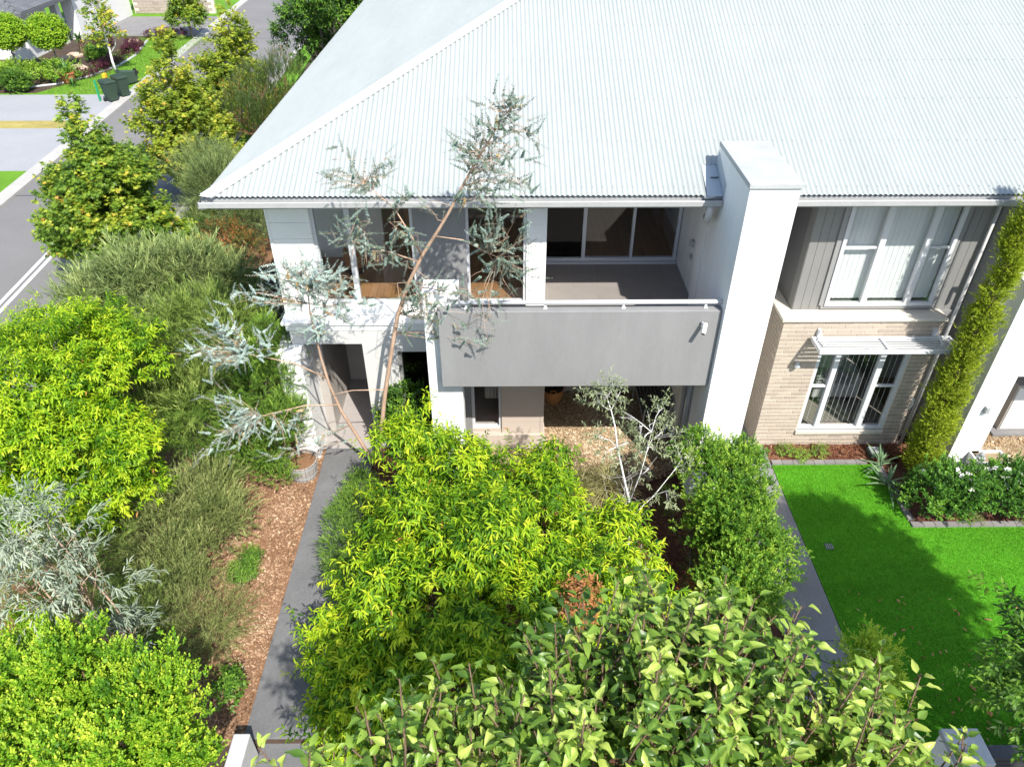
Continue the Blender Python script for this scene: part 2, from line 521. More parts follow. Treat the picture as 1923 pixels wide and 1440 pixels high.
# upper left front wall, plane Y = 11.0
WY = 11.0
cw = B(-3.83, -3.14, WY, WY+.2, 2.86, 5.08).build('corner_wall', M['board_white'], HOUSE)
for k in range(8):
    z0 = 2.86+k*.285
    MB().obox((-3.485, WY-.008, z0+.142), (1, 0, 0), (0, 1, -.02), (0, .02, 1), .335, .010, .139).build('weatherboard', M['board_white'], cw)
B(-3.84, -3.80, WY-.03, WY+.2, 2.86, 5.08).build('corner_trim', M['board_white'], cw)
sw = MB().box(-3.83, -3.70, WY+.2, 11.6, 2.86, 5.08).box(-3.83, -3.70, 14.9, 33, 2.86, 5.08).box(-3.83, -3.70, 11.6, 14.9, 2.86, 3.1).box(-3.83, -3.70, 11.6, 14.9, 4.95, 5.08).build('side_wall', M['board_white'], HOUSE)
B(-3.77, -3.76, 11.6, 14.9, 3.1, 4.95).build('side_pane', M['glass'], HOUSE)  # unseen side window, opening and pane, added to let sky light into the room
B(-3.75, -3.6, 10.72, 33, 0, 2.86).build('side_wall', M['render_pale'], HOUSE)
B(-3.86, -1.27, 10.66, 11.0, 2.82, 2.875).build('ledge', M['board_white'], HOUSE, .006)
B(-3.83, -1.5, 10.985, 11.1, 2.875, 3.04).build('spandrel', M['board_white'], HOUSE)
B(-3.8, -1.27, 10.69, 10.72, 2.70, 2.82).build('ledge', M['board_white'], HOUSE, .006)
# grey infill wall between the two windows
B(-1.50, -.66, WY-.02, WY+.25, 2.6, 5.08).build('infill_wall', M['render_grey'], HOUSE)

def window(x0, x1, z0, z1, y, mull=(), trans=(), fw=.06, glass='glass', frame='frame_white', depth=.09, label=None, glasses=None):
    f = MB()
    f.box(x0, x1, y, y+depth, z0, z0+fw); f.box(x0, x1, y, y+depth, z1-fw, z1)
    f.box(x0, x0+fw, y, y+depth, z0+fw, z1-fw); f.box(x1-fw, x1, y, y+depth, z0+fw, z1-fw)
    xs = [x0+fw]
    for m, mw in mull:
        f.box(m-mw/2, m+mw/2, y-.004, y+depth, z0+fw, z1-fw); xs += [m-mw/2, m+mw/2]
    xs.append(x1-fw)
    for i, zt in trans:
        f.box(xs[2*i], xs[2*i+1], y+.02, y+depth-.01, zt-.02, zt+.02)
    o = f.build('window', M[frame], HOUSE, .004)
    if label: o['label'] = label
    for i in range(len(xs)//2):
        g = glasses[i] if glasses else glass
        yy = y + depth*.55
        zs = [z0+fw] + [zt for j, zt in trans if j == i] + [z1-fw]
        for k in range(len(zs)-1):
            B(xs[2*i]-.005, xs[2*i+1]+.005, yy, yy+.006, zs[k]+(0 if k == 0 else .02), zs[k+1]).build('pane', M[g], o)
    return o

window(-3.14, -1.50, 3.04, 5.08, WY+.02, [(-2.55, .09)], fw=.055)
window(-.66, .335, 3.04, 5.08, WY+.02, [], fw=.05)
pw = B(.335, .65, WY-.01, WY+.25, 2.6, 5.08).build('pillar', M['board_white'], HOUSE)
for k in range(8):
    z0 = 2.9+k*.27
    MB().obox((.49, WY-.016, z0+.133), (1, 0, 0), (0, 1, -.02), (0, .02, 1), .12, .008, .130).build('weatherboard', M['board_white'], pw)
B(.60, .66, WY-.03, WY+.25, 2.9, 5.08).build('trim', M['board_white'], pw)
# the room behind
B(-3.70, .60, 11.1, 15.6, 2.78, 2.92).build('timber_floor', M['floorboards'], HOUSE)
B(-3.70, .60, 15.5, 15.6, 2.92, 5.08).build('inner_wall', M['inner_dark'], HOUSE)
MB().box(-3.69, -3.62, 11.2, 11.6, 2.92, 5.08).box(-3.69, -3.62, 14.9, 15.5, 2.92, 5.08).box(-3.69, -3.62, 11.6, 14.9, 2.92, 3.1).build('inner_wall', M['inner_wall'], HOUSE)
B(-3.62, -2.35, 13.0, 13.1, 2.92, 5.08).build('inner_wall', M['inner_wall'], HOUSE)
B(.52, .6, 11.25, 15.5, 2.92, 5.08).build('inner_wall', M['inner_wall'], HOUSE)

# balcony
BAL = B(-1.03, 3.215, 9.35, 9.53, 2.49, 3.885).build('balcony_parapet', M['render_grey'], HOUSE, .01)
BAL['label'] = 'mid grey rendered balcony parapet'
B(-1.03, 3.215, 9.54, 12.8, 2.49, 2.86).build('balcony_slab', M['render_grey'], HOUSE)
fl = B(-.62, 3.30, 9.54, 12.8, 2.86, 2.893).build('balcony_floor', M['grout'], HOUSE)
tm = {}
def tilemesh(w, d, h, mat, nm):
    k = (round(w, 3), round(d, 3), round(h, 3), nm)
    if k not in tm:
        me = bpy.data.meshes.new(nm)
        b = MB().box(-w/2, w/2, -d/2, d/2, 0, h)
        me.from_pydata(b.v, [], b.f); me.materials.append(mat); tm[k] = me
    return tm[k]
def tiles(x0, x1, y0, y1, z, tw, td, mat, nm, parent, gap=.006, h=.006):
    y = y0
    while y < y1-.02:
        d = min(td, y1-y); x = x0
        while x < x1-.02:
            w = min(tw, x1-x)
            o = bpy.data.objects.new(nm, tilemesh(w-gap, d-gap, h, mat, nm))
            put(o, parent, (x+w/2, y+d/2, z)); x += w
        y += d
tiles(-.6, 3.28, 9.56, 12.76, 2.893, .45, .45, M['tile'], 'tile', fl)
rail = MB().tube([(-.72, 9.45, 3.985), (3.21, 9.45, 3.985)], .034, 12).build('handrail', M['frame_white'], HOUSE, smooth=True)
for px in (-.60, .58, 1.75, 2.98):
    b = MB().box(px-.03, px+.03, 9.42, 9.48, 3.886, 3.896); b.box(px-.018, px+.018, 9.44, 9.46, 3.896, 3.96)
    b.build('rail_bracket', M['frame_white'], rail)
window(.65, 3.28, 2.93, 5.08, 12.78, [(1.48, .07), (2.40, .05)], fw=.06, glasses=['glass_screen', 'glass', 'glass'], label='three panel sliding door at the back of the balcony')
B(.66, 3.28, 12.70, 12.78, 2.894, 2.93).build('door_track', M['frame_white'], HOUSE)
B(.60, .66, 11.25, 12.9, 2.9, 5.08).build('balcony_side_wall', M['render_white'], HOUSE)
sw2 = B(3.30, 3.5, 10.89, 13.0, 2.5, 5.08).build('balcony_side_wall', M['render_white'], HOUSE)
B(3.21, 3.30, 10.89, 11.25, 2.9, 5.08).build('balcony_side_wall', M['render_white'], HOUSE)
# wall lamp and tap box on that wall
l = MB(); l.lathe((3.28, 11.75, 3.80), [(0, -.05), (.05, -.05), (.06, 0), (.045, .06), (0, .065)], 10)
for k in range(6):
    a = k*math.pi/3
    l.tube([(3.27+.06*math.cos(a), 11.75+.06*math.sin(a), 3.74), (3.27+.06*math.cos(a), 11.75+.06*math.sin(a), 3.87)], .006, 4)
l.build('bulkhead_lamp', M['cap_stone'], HOUSE)
B(3.27, 3.30, 11.72, 11.80, 3.50, 3.58).build('outdoor_socket', M['metal_grey'], HOUSE)
# living room behind the sliders
B(.6, 3.6, 12.86, 17.5, 2.78, 2.91).build('timber_floor', M['floorboards'], HOUSE)
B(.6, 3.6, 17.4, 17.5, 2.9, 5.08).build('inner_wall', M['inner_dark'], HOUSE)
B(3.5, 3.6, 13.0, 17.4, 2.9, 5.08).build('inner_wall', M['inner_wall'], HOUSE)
B(-3.7, 3.9, 11.02, 17.5, 5.105, 5.12).build('ceiling_panel', M['inner_wall'], HOUSE)

# white column in front, left end of the balcony
COLM = B(-1.265, -.725, 9.56, 9.92, 0, 4.12).build('column', M['render_white'], HOUSE, .008)
B(-1.265, -1.03, 9.93, 11.0, 2.49, 2.86).build('beam', M['render_grey'], HOUSE)
B(-1.265, -1.15, 9.93, 10.68, 2.2, 2.49).build('beam', M['render_white'], HOUSE)

# lower left: rendered wall with porch and dark glazing
def rwall(x0, x1, z0, z1): B(x0, x1, 10.70, 10.95, z0, z1).build('rendered_wall', M['render_pale'], HOUSE)
rwall(-3.75, -1.27, 2.42, 2.70)
rwall(-2.53, -1.93, 0, 2.42)
rwall(-1.93, -1.27, 2.25, 2.42)
B(-3.98, -3.56, 10.40, 11.22, 0, 2.42).build('column', M['render_white'], HOUSE, .008)
B(-3.75, -3.40, 11.22, 12.9, 0, 2.42).build('porch_side_wall', M['far_taupe'], HOUSE)
B(-2.53, -2.40, 10.95, 12.9, 0, 2.42).build('porch_side_wall', M['board_dark'], HOUSE)  # porch wall in shade, the shade put into its dark colour
B(-3.40, -2.40, 12.9, 13.0, 0, 2.42).build('porch_back_wall', M['far_taupe'], HOUSE)
B(-3.75, -2.40, 10.95, 13.0, 2.44, 2.5).build('porch_ceiling', M['soffit'], HOUSE)
door = B(-2.95, -2.45, 12.86, 12.9, .05, 2.3).build('front_door', M['black'], HOUSE)
B(-2.90, -2.87, 12.82, 12.86, .95, 1.25).build('handle', M['metal_grey'], door)
pf = B(-3.56, -2.40, 10.66, 12.9, -.02, .02).build('porch_floor', M['grout'], HOUSE)
tiles(-3.55, -2.53, 10.67, 12.88, .02, .51, .51, M['porch_tile'], 'tile', pf, .004, .005)
window(-1.93, -1.27, .1, 2.25, 10.80, fw=.06, glass='glass_dark', frame='frame_grey')
B(-1.95, -1.0, 11.6, 11.7, 0, 2.4).build('inner_wall', M['inner_dark'], HOUSE)
# beside the column, under the balcony
B(-1.27, -.66, 10.72, 10.95, 0, 2.49).build('infill_wall', M['render_grey'], HOUSE)
bw = B(-.10, .68, 10.72, 11.9, .36, 2.49).build('boarded_wall', M['board_beige'], HOUSE)
for k in range(8):
    z0 = .37+k*.262
    MB().obox((.30, 10.712, z0+.13), (1, 0, 0), (0, 1, -.025), (0, .025, 1), .372, .010, .1285).build('weatherboard', M['board_beige'], bw)
B(-.10, -.05, 10.69, 10.72, .36, 2.49).build('trim', M['board_beige'], bw)
B(.63, .69, 10.69, 10.72, .36, 2.49).build('trim', M['board_beige'], bw)
B(-.66, .72, 10.63, 11.9, 0, .36).build('plinth', M['board_beige'], HOUSE, .01)
B(-.66, -.10, 10.72, 10.95, .36, .44).build('sill_wall', M['board_beige'], HOUSE)
window(-.66, -.10, .44, 2.3, 10.74, fw=.055, frame='frame_white')
B(-.66, -.10, 10.72, 10.9, 2.3, 2.49).build('infill_wall', M['render_grey'], HOUSE)
B(-1.0, .0, 10.96, 14, .3, .38).build('timber_floor', M['far_taupe'], HOUSE)
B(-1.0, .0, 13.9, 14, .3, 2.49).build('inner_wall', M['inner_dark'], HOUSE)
B(.66, 3.3, 12.45, 12.7, 0, 2.49).build('mortar_wall', M['mortar'], HOUSE)
pb = HOUSE
for r in range(3):
    for k in range(7):
        x0 = .68 + k*.39 - (.195 if r % 2 else 0)
        x0c, x1c = max(x0, .68), min(x0+.38, 3.22)
        if x1c-x0c > .05: B(x0c, x1c, 12.44, 12.46, .01+r*.2, .2+r*.2).build('block', M['paleblock'], HOUSE)
B(3.22, 3.34, 10.89, 12.7, 0, 2.49).build('yard_side_wall', M['render_white'], HOUSE)
for yy, r in ((10.05, .045), (10.32, .045)):
    MB().tube([(3.16, yy, 0), (3.16, yy, 2.48)], r, 12).build('downpipe', M['pipe'], HOUSE, smooth=True)

# right bay: boards above, brick below
bay = MB().box(4.98, 5.53, 11.0, 11.2, 2.9, 5.08).box(7.35, 7.95, 11.0, 11.2, 2.9, 5.08).box(5.53, 7.35, 11.0, 11.2, 2.9, 3.03).build('boarded_wall', M['board_grey'], HOUSE)
k = 0; x = 4.99
while x < 7.9:
    if not (x > 5.46 and x+.13 < 7.45):
        B(x, x+.134, 10.988, 11.0, 2.905, 5.07).build('board', M['board_grey'], bay)
    else:
        B(x, x+.134, 10.988, 11.0, 2.905, 3.0+.02).build('board', M['board_grey'], bay)
    x += .14
B(4.98, 5.10, 11.2, 12.4, 2.9, 5.08).build('boarded_wall', M['board_dark'], HOUSE)  # left return of the bay, its shade put into a darker board colour
B(3.5, 4.98, 12.4, 12.6, 0, 5.08).build('recess_wall', M['render_grey'], HOUSE)
B(3.9, 4.1, 10.89, 12.4, 0, 5.08).build('recess_wall', M['render_white'], HOUSE)
B(5.46, 7.45, 10.955, 10.987, 2.935, 3.0).build('window_surround', M['frame_grey'], HOUSE)
B(5.42, 5.50, 10.955, 10.987, 3.0, 5.07).build('window_surround', M['frame_grey'], HOUSE)
B(7.38, 7.46, 10.955, 10.987, 3.0, 5.07).build('window_surround', M['frame_grey'], HOUSE)
window(5.505, 7.375, 3.0, 5.075, 10.93, [(6.16, .10), (6.92, .10)], [(0, 4.1), (2, 4.1)], fw=.065, depth=.07, label='three pane white window with vertical blinds in grey boarded wall')
B(5.0, 7.9, 11.6, 11.7, 2.9, 5.08).build('inner_wall', M['inner_wall'], HOUSE)
B(5.0, 7.9, 11.0, 11.6, 2.75, 2.9).build('inner_floor', M['floorboards'], HOUSE)

# ledge over the bricks
lb = MB().prism([(4.74, 10.66), (7.59, 10.66), (7.59, 11.0), (4.98, 11.0), (4.98, 12.4), (4.74, 12.4)], 2.845, 2.90)
lb.build('ledge', M['ledge'], HOUSE, .006)
BW = MB().box(4.79, 5.56, 10.709, 10.9, 0, 2.845).box(7.21, 7.6, 10.709, 10.9, 0, 2.845).box(5.56, 7.21, 10.709, 10.9, 0, .385).box(5.56, 7.21, 10.709, 10.9, 2.30, 2.845).box(4.79, 4.99, 10.9, 12.4, 0, 2.845)
BW = BW.build('brick_wall', M['mortar'], HOUSE)
BW['label'] = 'beige face brick wall below the cream ledge'
bm_ = {}
def brickmesh(L, axis):
    k = (round(L, 3), axis)
    if k not in bm_:
        me = bpy.data.meshes.new('brick')
        h, d, c = .0365, .02, .004
        mb = MB()
        if axis == 'x':
            n = [(-L/2, d, -h), (L/2, d, -h), (L/2, d, h), (-L/2, d, h)]
            f = [(-L/2+c, 0, -h+c), (L/2-c, 0, -h+c), (L/2-c, 0, h-c), (-L/2+c, 0, h-c)]
            m_ = [(-L/2, c, -h), (L/2, c, -h), (L/2, c, h), (-L/2, c, h)]
        else:
            n = [(d, L/2, -h), (d, -L/2, -h), (d, -L/2, h), (d, L/2, h)]
            f = [(0, L/2-c, -h+c), (0, -L/2+c, -h+c), (0, -L/2+c, h-c), (0, L/2-c, h-c)]
            m_ = [(c, L/2, -h), (c, -L/2, -h), (c, -L/2, h), (c, L/2, h)]
        V = f + m_ + n
        F = [(0, 1, 2, 3)]
        for a in (0, 4):
            for i in range(4):
                j = (i+1) % 4
                F.append((a+i, a+4+i, a+4+j, a+j))
        me.from_pydata(V, [], F); me.materials.append(M['brick']); bm_[k] = me
    return bm_[k]
nb = 0
rest = []
for r in range(34):
    zc = .012+.038+r*.086
    if zc+.04 > 2.845: break
    off = .12 if r % 2 else 0
    x = 4.785 - off
    while x < 7.6:
        a, b = max(x, 4.785), min(x+.23, 7.6)
        segs = [(a, b)]
        if .345 < zc < 2.29:
            segs = []
            if a < 5.55: segs.append((a, min(b, 5.55)))
            if b > 7.22: segs.append((max(a, 7.22), b))
        for a, b in segs:
            if b-a > .035:
                o = bpy.data.objects.new('brick', brickmesh(b-a, 'x'))
                put(o, BW, ((a+b)/2, 10.701+rnd.uniform(-.0015, .0015), zc)); nb += 1
        x += .24
    if True:
        y = 10.70 - (.12 if not r % 2 else 0)
        while y < 12.4:
            a, b = max(y, 10.712), min(y+.23, 12.4)
            if b-a > .035: rest.append((a, b, zc))
            y += .24
# the left return: nearest bricks as pieces, the rest joined
left = sorted(rest, key=lambda t: (t[0], -t[2]))
k = max(0, 298-nb)
for a, b, zc in left[:k]:
    o = bpy.data.objects.new('brick', brickmesh(b-a, 'y')); put(o, BW, (4.781, (a+b)/2, zc))
rb = MB()
for a, b, zc in left[k:]:
    rb.box(4.781, 4.80, a, b, zc-.038, zc+.038)
if rb.v:
    o = rb.build('brickwork', M['brick'], BW); o['kind'] = 'stuff'
B(5.54, 7.23, 10.66, 10.73, .30, .385).build('sill', M['ledge'], HOUSE, .008)
window(5.56, 7.21, .385, 2.30, 10.72, [(5.93, .09), (6.74, .10)], [(0, 1.40), (2, 1.40)], fw=.06, depth=.09, label='three pane white ground floor window under the louvred awning')
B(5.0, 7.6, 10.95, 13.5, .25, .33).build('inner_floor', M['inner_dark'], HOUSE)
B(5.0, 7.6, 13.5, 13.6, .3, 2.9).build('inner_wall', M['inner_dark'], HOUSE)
# right of the bay: recess and next blade wall
B(7.6, 7.95, 10.95, 11.2, 0, 2.9).build('recess_wall', M['render_grey'], HOUSE)
B(7.95, 8.18, 10.6, 11.4, 0, 5.08).build('recess_wall', M['render_grey'], HOUSE)
B(8.17, 8.72, 10.0, 11.6, 0, 2.15).build('blade_wall', M['render_white'], HOUSE, .008)
B(8.17, 13.0, 10.0, 10.2, 2.15, 3.92).build('balcony_parapet', M['render_white'], HOUSE, .008)
B(8.17, 8.4, 10.2, 11.6, 2.15, 3.92).build('balcony_parapet', M['render_white'], HOUSE, .008)
B(8.4, 13.0, 10.2, 13, 2.15, 2.6).build('balcony_slab', M['render_grey'], HOUSE)
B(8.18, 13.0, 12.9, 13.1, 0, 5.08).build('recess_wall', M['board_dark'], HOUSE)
rl = B(7.98, 13, 10.28, 10.33, 4.15, 4.2).build('handrail', M['black'], HOUSE)
B(7.98, 8.03, 10.28, 10.33, 3.9, 4.15).build('rail_bracket', M['black'], rl)
B(8.03, 13, 10.42, 10.46, 3.95, 4.6).build('screen', M['black'], HOUSE)  # black sheet standing in for the shade inside the balcony
B(8.40, 8.48, 9.93, 10.0, 1.38, 1.52).build('wall_lamp', M['metal_grey'], HOUSE, .01)
dp = MB().tube([(7.63, 10.64, 0), (7.63, 10.64, 5.1)], .03, 10)
dp.build('downpipe', M['pipe'], HOUSE, smooth=True)
# lamp on bricks, security camera, tap pipe
l = MB(); l.lathe((5.19, 10.63, 1.93), [(.0, .11), (.025, .11), (.03, .08), (.055, .0), (.05, .0), (0, .02)], 14)
l.box(5.17, 5.21, 10.64, 10.70, 1.98, 2.02)
l.build('wall_lamp', M['metal_grey'], HOUSE)
cm = MB(); cm.tube([(2.93, 9.33, 3.70), (2.95, 9.27, 3.70), (2.95, 9.23, 3.68)], .018, 8); cm.tube([(2.965, 9.26, 3.72), (2.92, 9.13, 3.62)], [.036, .033], 12)
co = cm.build('security_camera', M['white_gloss'], HOUSE, smooth=True)
MB().tube([(2.92, 9.131, 3.621), (2.918, 9.125, 3.617)], .027, 12).build('lens', M['black'], co)
MB().tube([(7.5, 10.66, 1.2), (7.5, 10.58, 1.2), (7.5, 10.56, 1.1), (7.5, 10.6, .98), (7.5, 10.66, .95)], .018, 8).build('service_pipe', M['frame_white'], HOUSE)
# louvred awning
AW = MB().box(5.30, 7.72, 10.20, 10.235, 2.49, 2.565).box(5.30, 7.72, 10.60, 10.65, 2.49, 2.565).box(5.30, 5.335, 10.235, 10.60, 2.49, 2.565).box(7.685, 7.72, 10.235, 10.60, 2.49, 2.565).box(6.47, 6.51, 10.235, 10.60, 2.49, 2.565)
AW = AW.build('awning', M['frame_white'], HOUSE, .003); AW['label'] = 'white louvred metal awning'
for k in range(5):
    yy = 10.275+k*.068
    for a, b in ((5.335, 6.47), (6.51, 7.685)):
        MB().obox(((a+b)/2, yy, 2.53), (1, 0, 0), (0, 1, -.12), (0, .12, 1), (b-a)/2, .021, .005).build('louvre', M['frame_white'], AW)
for xx in (5.42, 7.45):
    MB().box(xx-.025, xx+.025, 10.65, 10.71, 2.5, 2.7).build('bracket', M['frame_white'], AW)
    MB().tube([(xx, 10.69, 2.70), (xx, 10.35, 2.57)], .014, 6).build('stay', M['frame_white'], AW)

# vertical blinds
def blind(x0, x1, y, z0, z1, ang, step, w, label, mat):
    t = empty('vertical_blind', ((x0+x1)/2, y, z0), label, 'blind')
    B(x0, x1, y-.02, y+.02, z1, z1+.04).build('head_rail', M['frame_white'], t)
    x = x0+step/2
    c, s_ = math.cos(ang), math.sin(ang)
    while x < x1:
        MB().obox((x, y, (z0+z1)/2), (c, s_, 0), (-s_, c, 0), (0, 0, 1), w/2, .002, (z1-z0)/2).build('blade', mat, t)
        x += step
blind(5.58, 7.30, 11.08, 3.08, 5.03, .06, .088, .0865, 'closed pale vertical blind behind the upper right window', M['blind'])
blind(5.64, 7.14, 10.88, .46, 2.24, 1.2, .10, .014, 'open vertical blind behind the ground floor window under the awning', M['blind'])
# armchair behind the lower window
t = empty('armchair', (6.55, 11.9, .33), 'pale armchair seen through the ground floor window', 'armchair')
B(6.2, 6.95, 11.6, 12.3, .45, .78).build('seat', M['fabric'], t, .05)
B(6.2, 6.95, 12.2, 12.45, .45, 1.25).build('backrest', M['fabric'], t, .06)
for xx in (6.12, 6.9):
    B(xx, xx+.14, 11.6, 12.4, .45, .98).build('armrest', M['fabric'], t, .04)
for xx in (6.2, 6.9):
    for yy in (11.65, 12.35): B(xx, xx+.05, yy, yy+.05, .33, .45).build('leg', M['black'], t)
# things in the upper left room
t = empty('drum_stool', (-2.86, 12.45, 2.92), 'round timber drum stool with dark base inside the corner window', 'stool')
MB().lathe((-2.86, 12.45, 2.92), [(0, .10), (.17, .10), (.19, .25), (.19, .40), (.17, .46), (0, .46)], 24).build('drum', M['wood_drum'], t, smooth=False)
MB().lathe((-2.86, 12.45, 2.92), [(0, 0), (.18, 0), (.18, .10), (0, .10)], 24).build('base', M['black'], t)
t = empty('table_lamp', (-2.86, 12.45, 3.38), 'white rounded table lamp on the drum stool', 'lamp')
MB().lathe((-2.86, 12.45, 3.38), [(0, 0), (.09, 0), (.14, .04), (.15, .2), (.15, .42), (.13, .52), (.06, .56), (0, .56)], 24, 1, .5).build('body', M['white_gloss'], t, smooth=True)
t = empty('indoor_planter', (-1.9, 14.4, 2.92), 'timber planter pot deep inside the corner room', 'planter')
MB().lathe((-1.9, 14.4, 2.92), [(0, 0), (.2, 0), (.24, .5), (.21, .5), (.2, .44), (0, .44)], 20).build('pot', M['wood_drum'], t)
# curtain behind the little lower window
cv = MB()
n = 24
for i in range(n):
    xa, xb = -.42+.30*i/n, -.42+.30*(i+1)/n
    ya, yb = 11.02+.02*math.sin(i*1.4), 11.02+.02*math.sin((i+1)*1.4)
    cv.quad((xa, ya, .95), (xb, yb, .95), (xb, yb, 2.3), (xa, ya, 2.3))
tag(cv.build('curtain', M['curtain'], smooth=True), 'pale curtain hanging behind the small window under the balcony', 'curtain')

# ------------------------------------------------------------------ ground
struct(MB().quad((-400, -200, -.06), (400, -200, -.06), (400, 700, -.06), (-400, 700, -.06)).build('ground', M['soil']))
struct(B(-9.2, -3.505, 4.9, 20, -.05, .0).build('mulch_bed', M['mulch_l']))
struct(B(-2.548, 4.10, 4.5, 10.69, -.05, .0).build('garden_bed', M['mulch_r']))
struct(MB().prism([(.70, 9.35), (1.4, 9.25), (2.3, 9.6), (3.2, 10.1), (3.2, 12.44), (.70, 12.44)], -.04, .006).build('gravel_yard', M['gravel']))
struct(MB().prism([(-.75, 10.3), (.70, 10.1), (.70, 10.63), (-.75, 10.63)], -.04, .006).build('gravel_strip', M['gravel']))
P1 = struct(B(-3.5, -2.55, 4.9, 10.655, -.05, .008).build('garden_path', M['soil']))
ys = [4.95, 6.9, 8.85, 10.655]
for a, b in zip(ys, ys[1:]):
    B(-3.5, -2.55, a+.004, b-.004, -.04, .03).build('slab', M['concrete_dark'], P1, .006)
P2 = struct(B(4.10, 4.98, 4.4, 10.69, -.05, .008).build('side_path', M['soil']))
ys = [4.4, 6.35, 8.3, 10.69]
for a, b in zip(ys, ys[1:]):
    B(4.10, 4.98, a+.004, b-.004, -.04, .03).build('slab', M['concrete_mid'], P2, .006)
struct(B(3.92, 4.98, 10.70, 12.4, -.05, .02).build('recess_paving', M['concrete_mid']))
struct(B(-3.25, -2.5, 4.55, 4.945, -.05, .0).build('entry_landing', M['concrete_dark'], None, .006))
struct(B(-3.25, -2.5, 3.4, 4.545, -.055, -.03).build('entry_landing', M['concrete_dark'], None, .006))
# lawn with the garden bed cut out of its corner
struct(MB().prism([(5.0, 4.5), (14, 4.5), (14, 8.56), (6.96, 8.56), (6.96, 10.13), (5.0, 10.13)], -.05, .012).build('lawn', M['turf']))
struct(MB().prism([(5.0, 10.2), (7.9, 10.2), (7.9, 10.70), (5.0, 10.70)], -.05, .004).build('brick_wall_bed', M['mulch_l']))
struct(MB().prism([(7.05, 8.65), (14, 8.65), (14, 9.7), (8.17, 9.7), (8.17, 10.6), (7.05, 10.2)], -.05, .004).build('hedge_bed', M['mulch_r']))
struct(B(8.72, 14, 9.7, 12.9, -.05, .004).build('gravel_court', M['gravel']))
struct(B(9.6, 12, 10.9, 12.6, -.05, .06).build('cabinet_slab', M['concrete_mid']))
ED = struct(MB().box(5.0, 6.96, 10.14, 10.2, -.05, .005).build('lawn_edging', M['soil']))
def edge_run(p, q, L=.2, w=.1):
    p, q = Vector((*p, 0)), Vector((*q, 0)); d = (q-p); n = int(d.length/L); d.normalize()
    ang = math.atan2(d.y, d.x)
    for i in range(n):
        c = p + d*(L*(i+.5))
        o = bpy.data.objects.new('paver', tilemesh(L-.008, w, .06, M['paver'], 'paver'))
        put(o, ED, (c.x, c.y, -.01+rnd.uniform(0, .006))); o.rotation_euler.z = ang + rnd.uniform(-.02, .02)
edge_run((5.0, 10.17), (6.95, 10.17)); edge_run((7.0, 10.1), (7.0, 8.65)); edge_run((6.96, 8.60), (11.5, 8.60))
# drain grate on the lawn
t = empty('drain_grate', (5.38, 8.14, .012), 'small black drain grate set in the green lawn', 'drain')
B(5.31, 5.45, 8.07, 8.21, .012, .018).build('frame', M['drain'], t)
for k in range(4): B(5.325+k*.034, 5.34+k*.034, 8.08, 8.20, .018, .024).build('bar', M['metal_grey'], t)

# street on the left
def kx(y, x0=-16.1): return x0 - .055*(y-22)
struct(MB().prism([(kx(-20, -10.3), -20), (kx(140, -10.3), 140), (kx(140, -16.1), 140), (kx(-20, -16.1), -20)], -.3, -.045).build('road', M['asphalt']))
def strip(x0, x1, ya, yb, z, name, mat, z0=-.2):
    return MB().prism([(kx(ya, x1), ya), (kx(yb, x1), yb), (kx(yb, x0), yb), (kx(ya, x0), ya)], z0, z).build(name, mat)
for k in range(20):
    ya = 6+k*6
    o = struct(strip(-16.62, -16.1, ya+.01, ya+5.99, .03, 'kerb', M['kerb']))
    struct(strip(-10.3, -10.0, ya+.01, ya+5.99, .03, 'kerb', M['kerb']))
struct(strip(-13.28, -13.18, 4, 20.3, -.040, 'road_marking', M['paint'], -.043))
struct(strip(-13.08, -12.98, 4, 20.3, -.040, 'road_marking', M['paint'], -.043))
for ya, x0, x1 in ((29.6, -13.2, -10.3), (37.4, -16.1, -13.0), (23.2, -16.1, -14.6), (46.0, -16.1, -10.3)):
    struct(strip(x0, x1, ya, ya+.05, -.041, 'road_joint', M['metal_dark'], -.043))
struct(strip(-14.9, -13.7, 31.5, 34.2, -.0415, 'road_patch', M['concrete_mid'], -.043))
struct(strip(-10.0, -9.2, -20, 120, .0, 'verge', M['grass_far']))
struct(strip(-40, -16.62, -20, 25.3, .0, 'verge_lawn', M['grass_far']))
struct(strip(-40, -16.62, 25.3, 29.9, .012, 'driveway', M['drive']))
struct(strip(-40, -16.62, 29.9, 30.9, .0, 'verge_strip', M['grass_dry']))
struct(strip(-40, -16.62, 30.9, 34.6, .012, 'driveway', M['drive']))
struct(strip(-23.5, -16.62, 34.6, 46.5, .0, 'front_lawn', M['grass_far']))
struct(strip(-40, -16.62, 46.5, 52, .012, 'driveway', M['concrete_mid']))
struct(strip(-40, -16.62, 52, 140, .0, 'verge_lawn', M['grass_far']))
struct(MB().prism([(-34, 34.6), (-21.4, 34.9), (-19.6, 38.4), (-19.8, 41.5), (-20.7, 46.4), (-34, 46.4)], -.05, .01).build('front_garden_bed', M['soil']))
ge = MB()
gp = [(-22.4, 35.6), (-21.0, 36.3), (-20.2, 37.6), (-19.6, 39.6), (-19.6, 41.6), (-20.3, 45.2)]
ge.tube([(a, b, .03) for a, b in gp], .06, 6)
tag(ge.build('garden_edging', M['concrete_pale']), 'pale curved concrete edging of the garden across the street', 'edging')

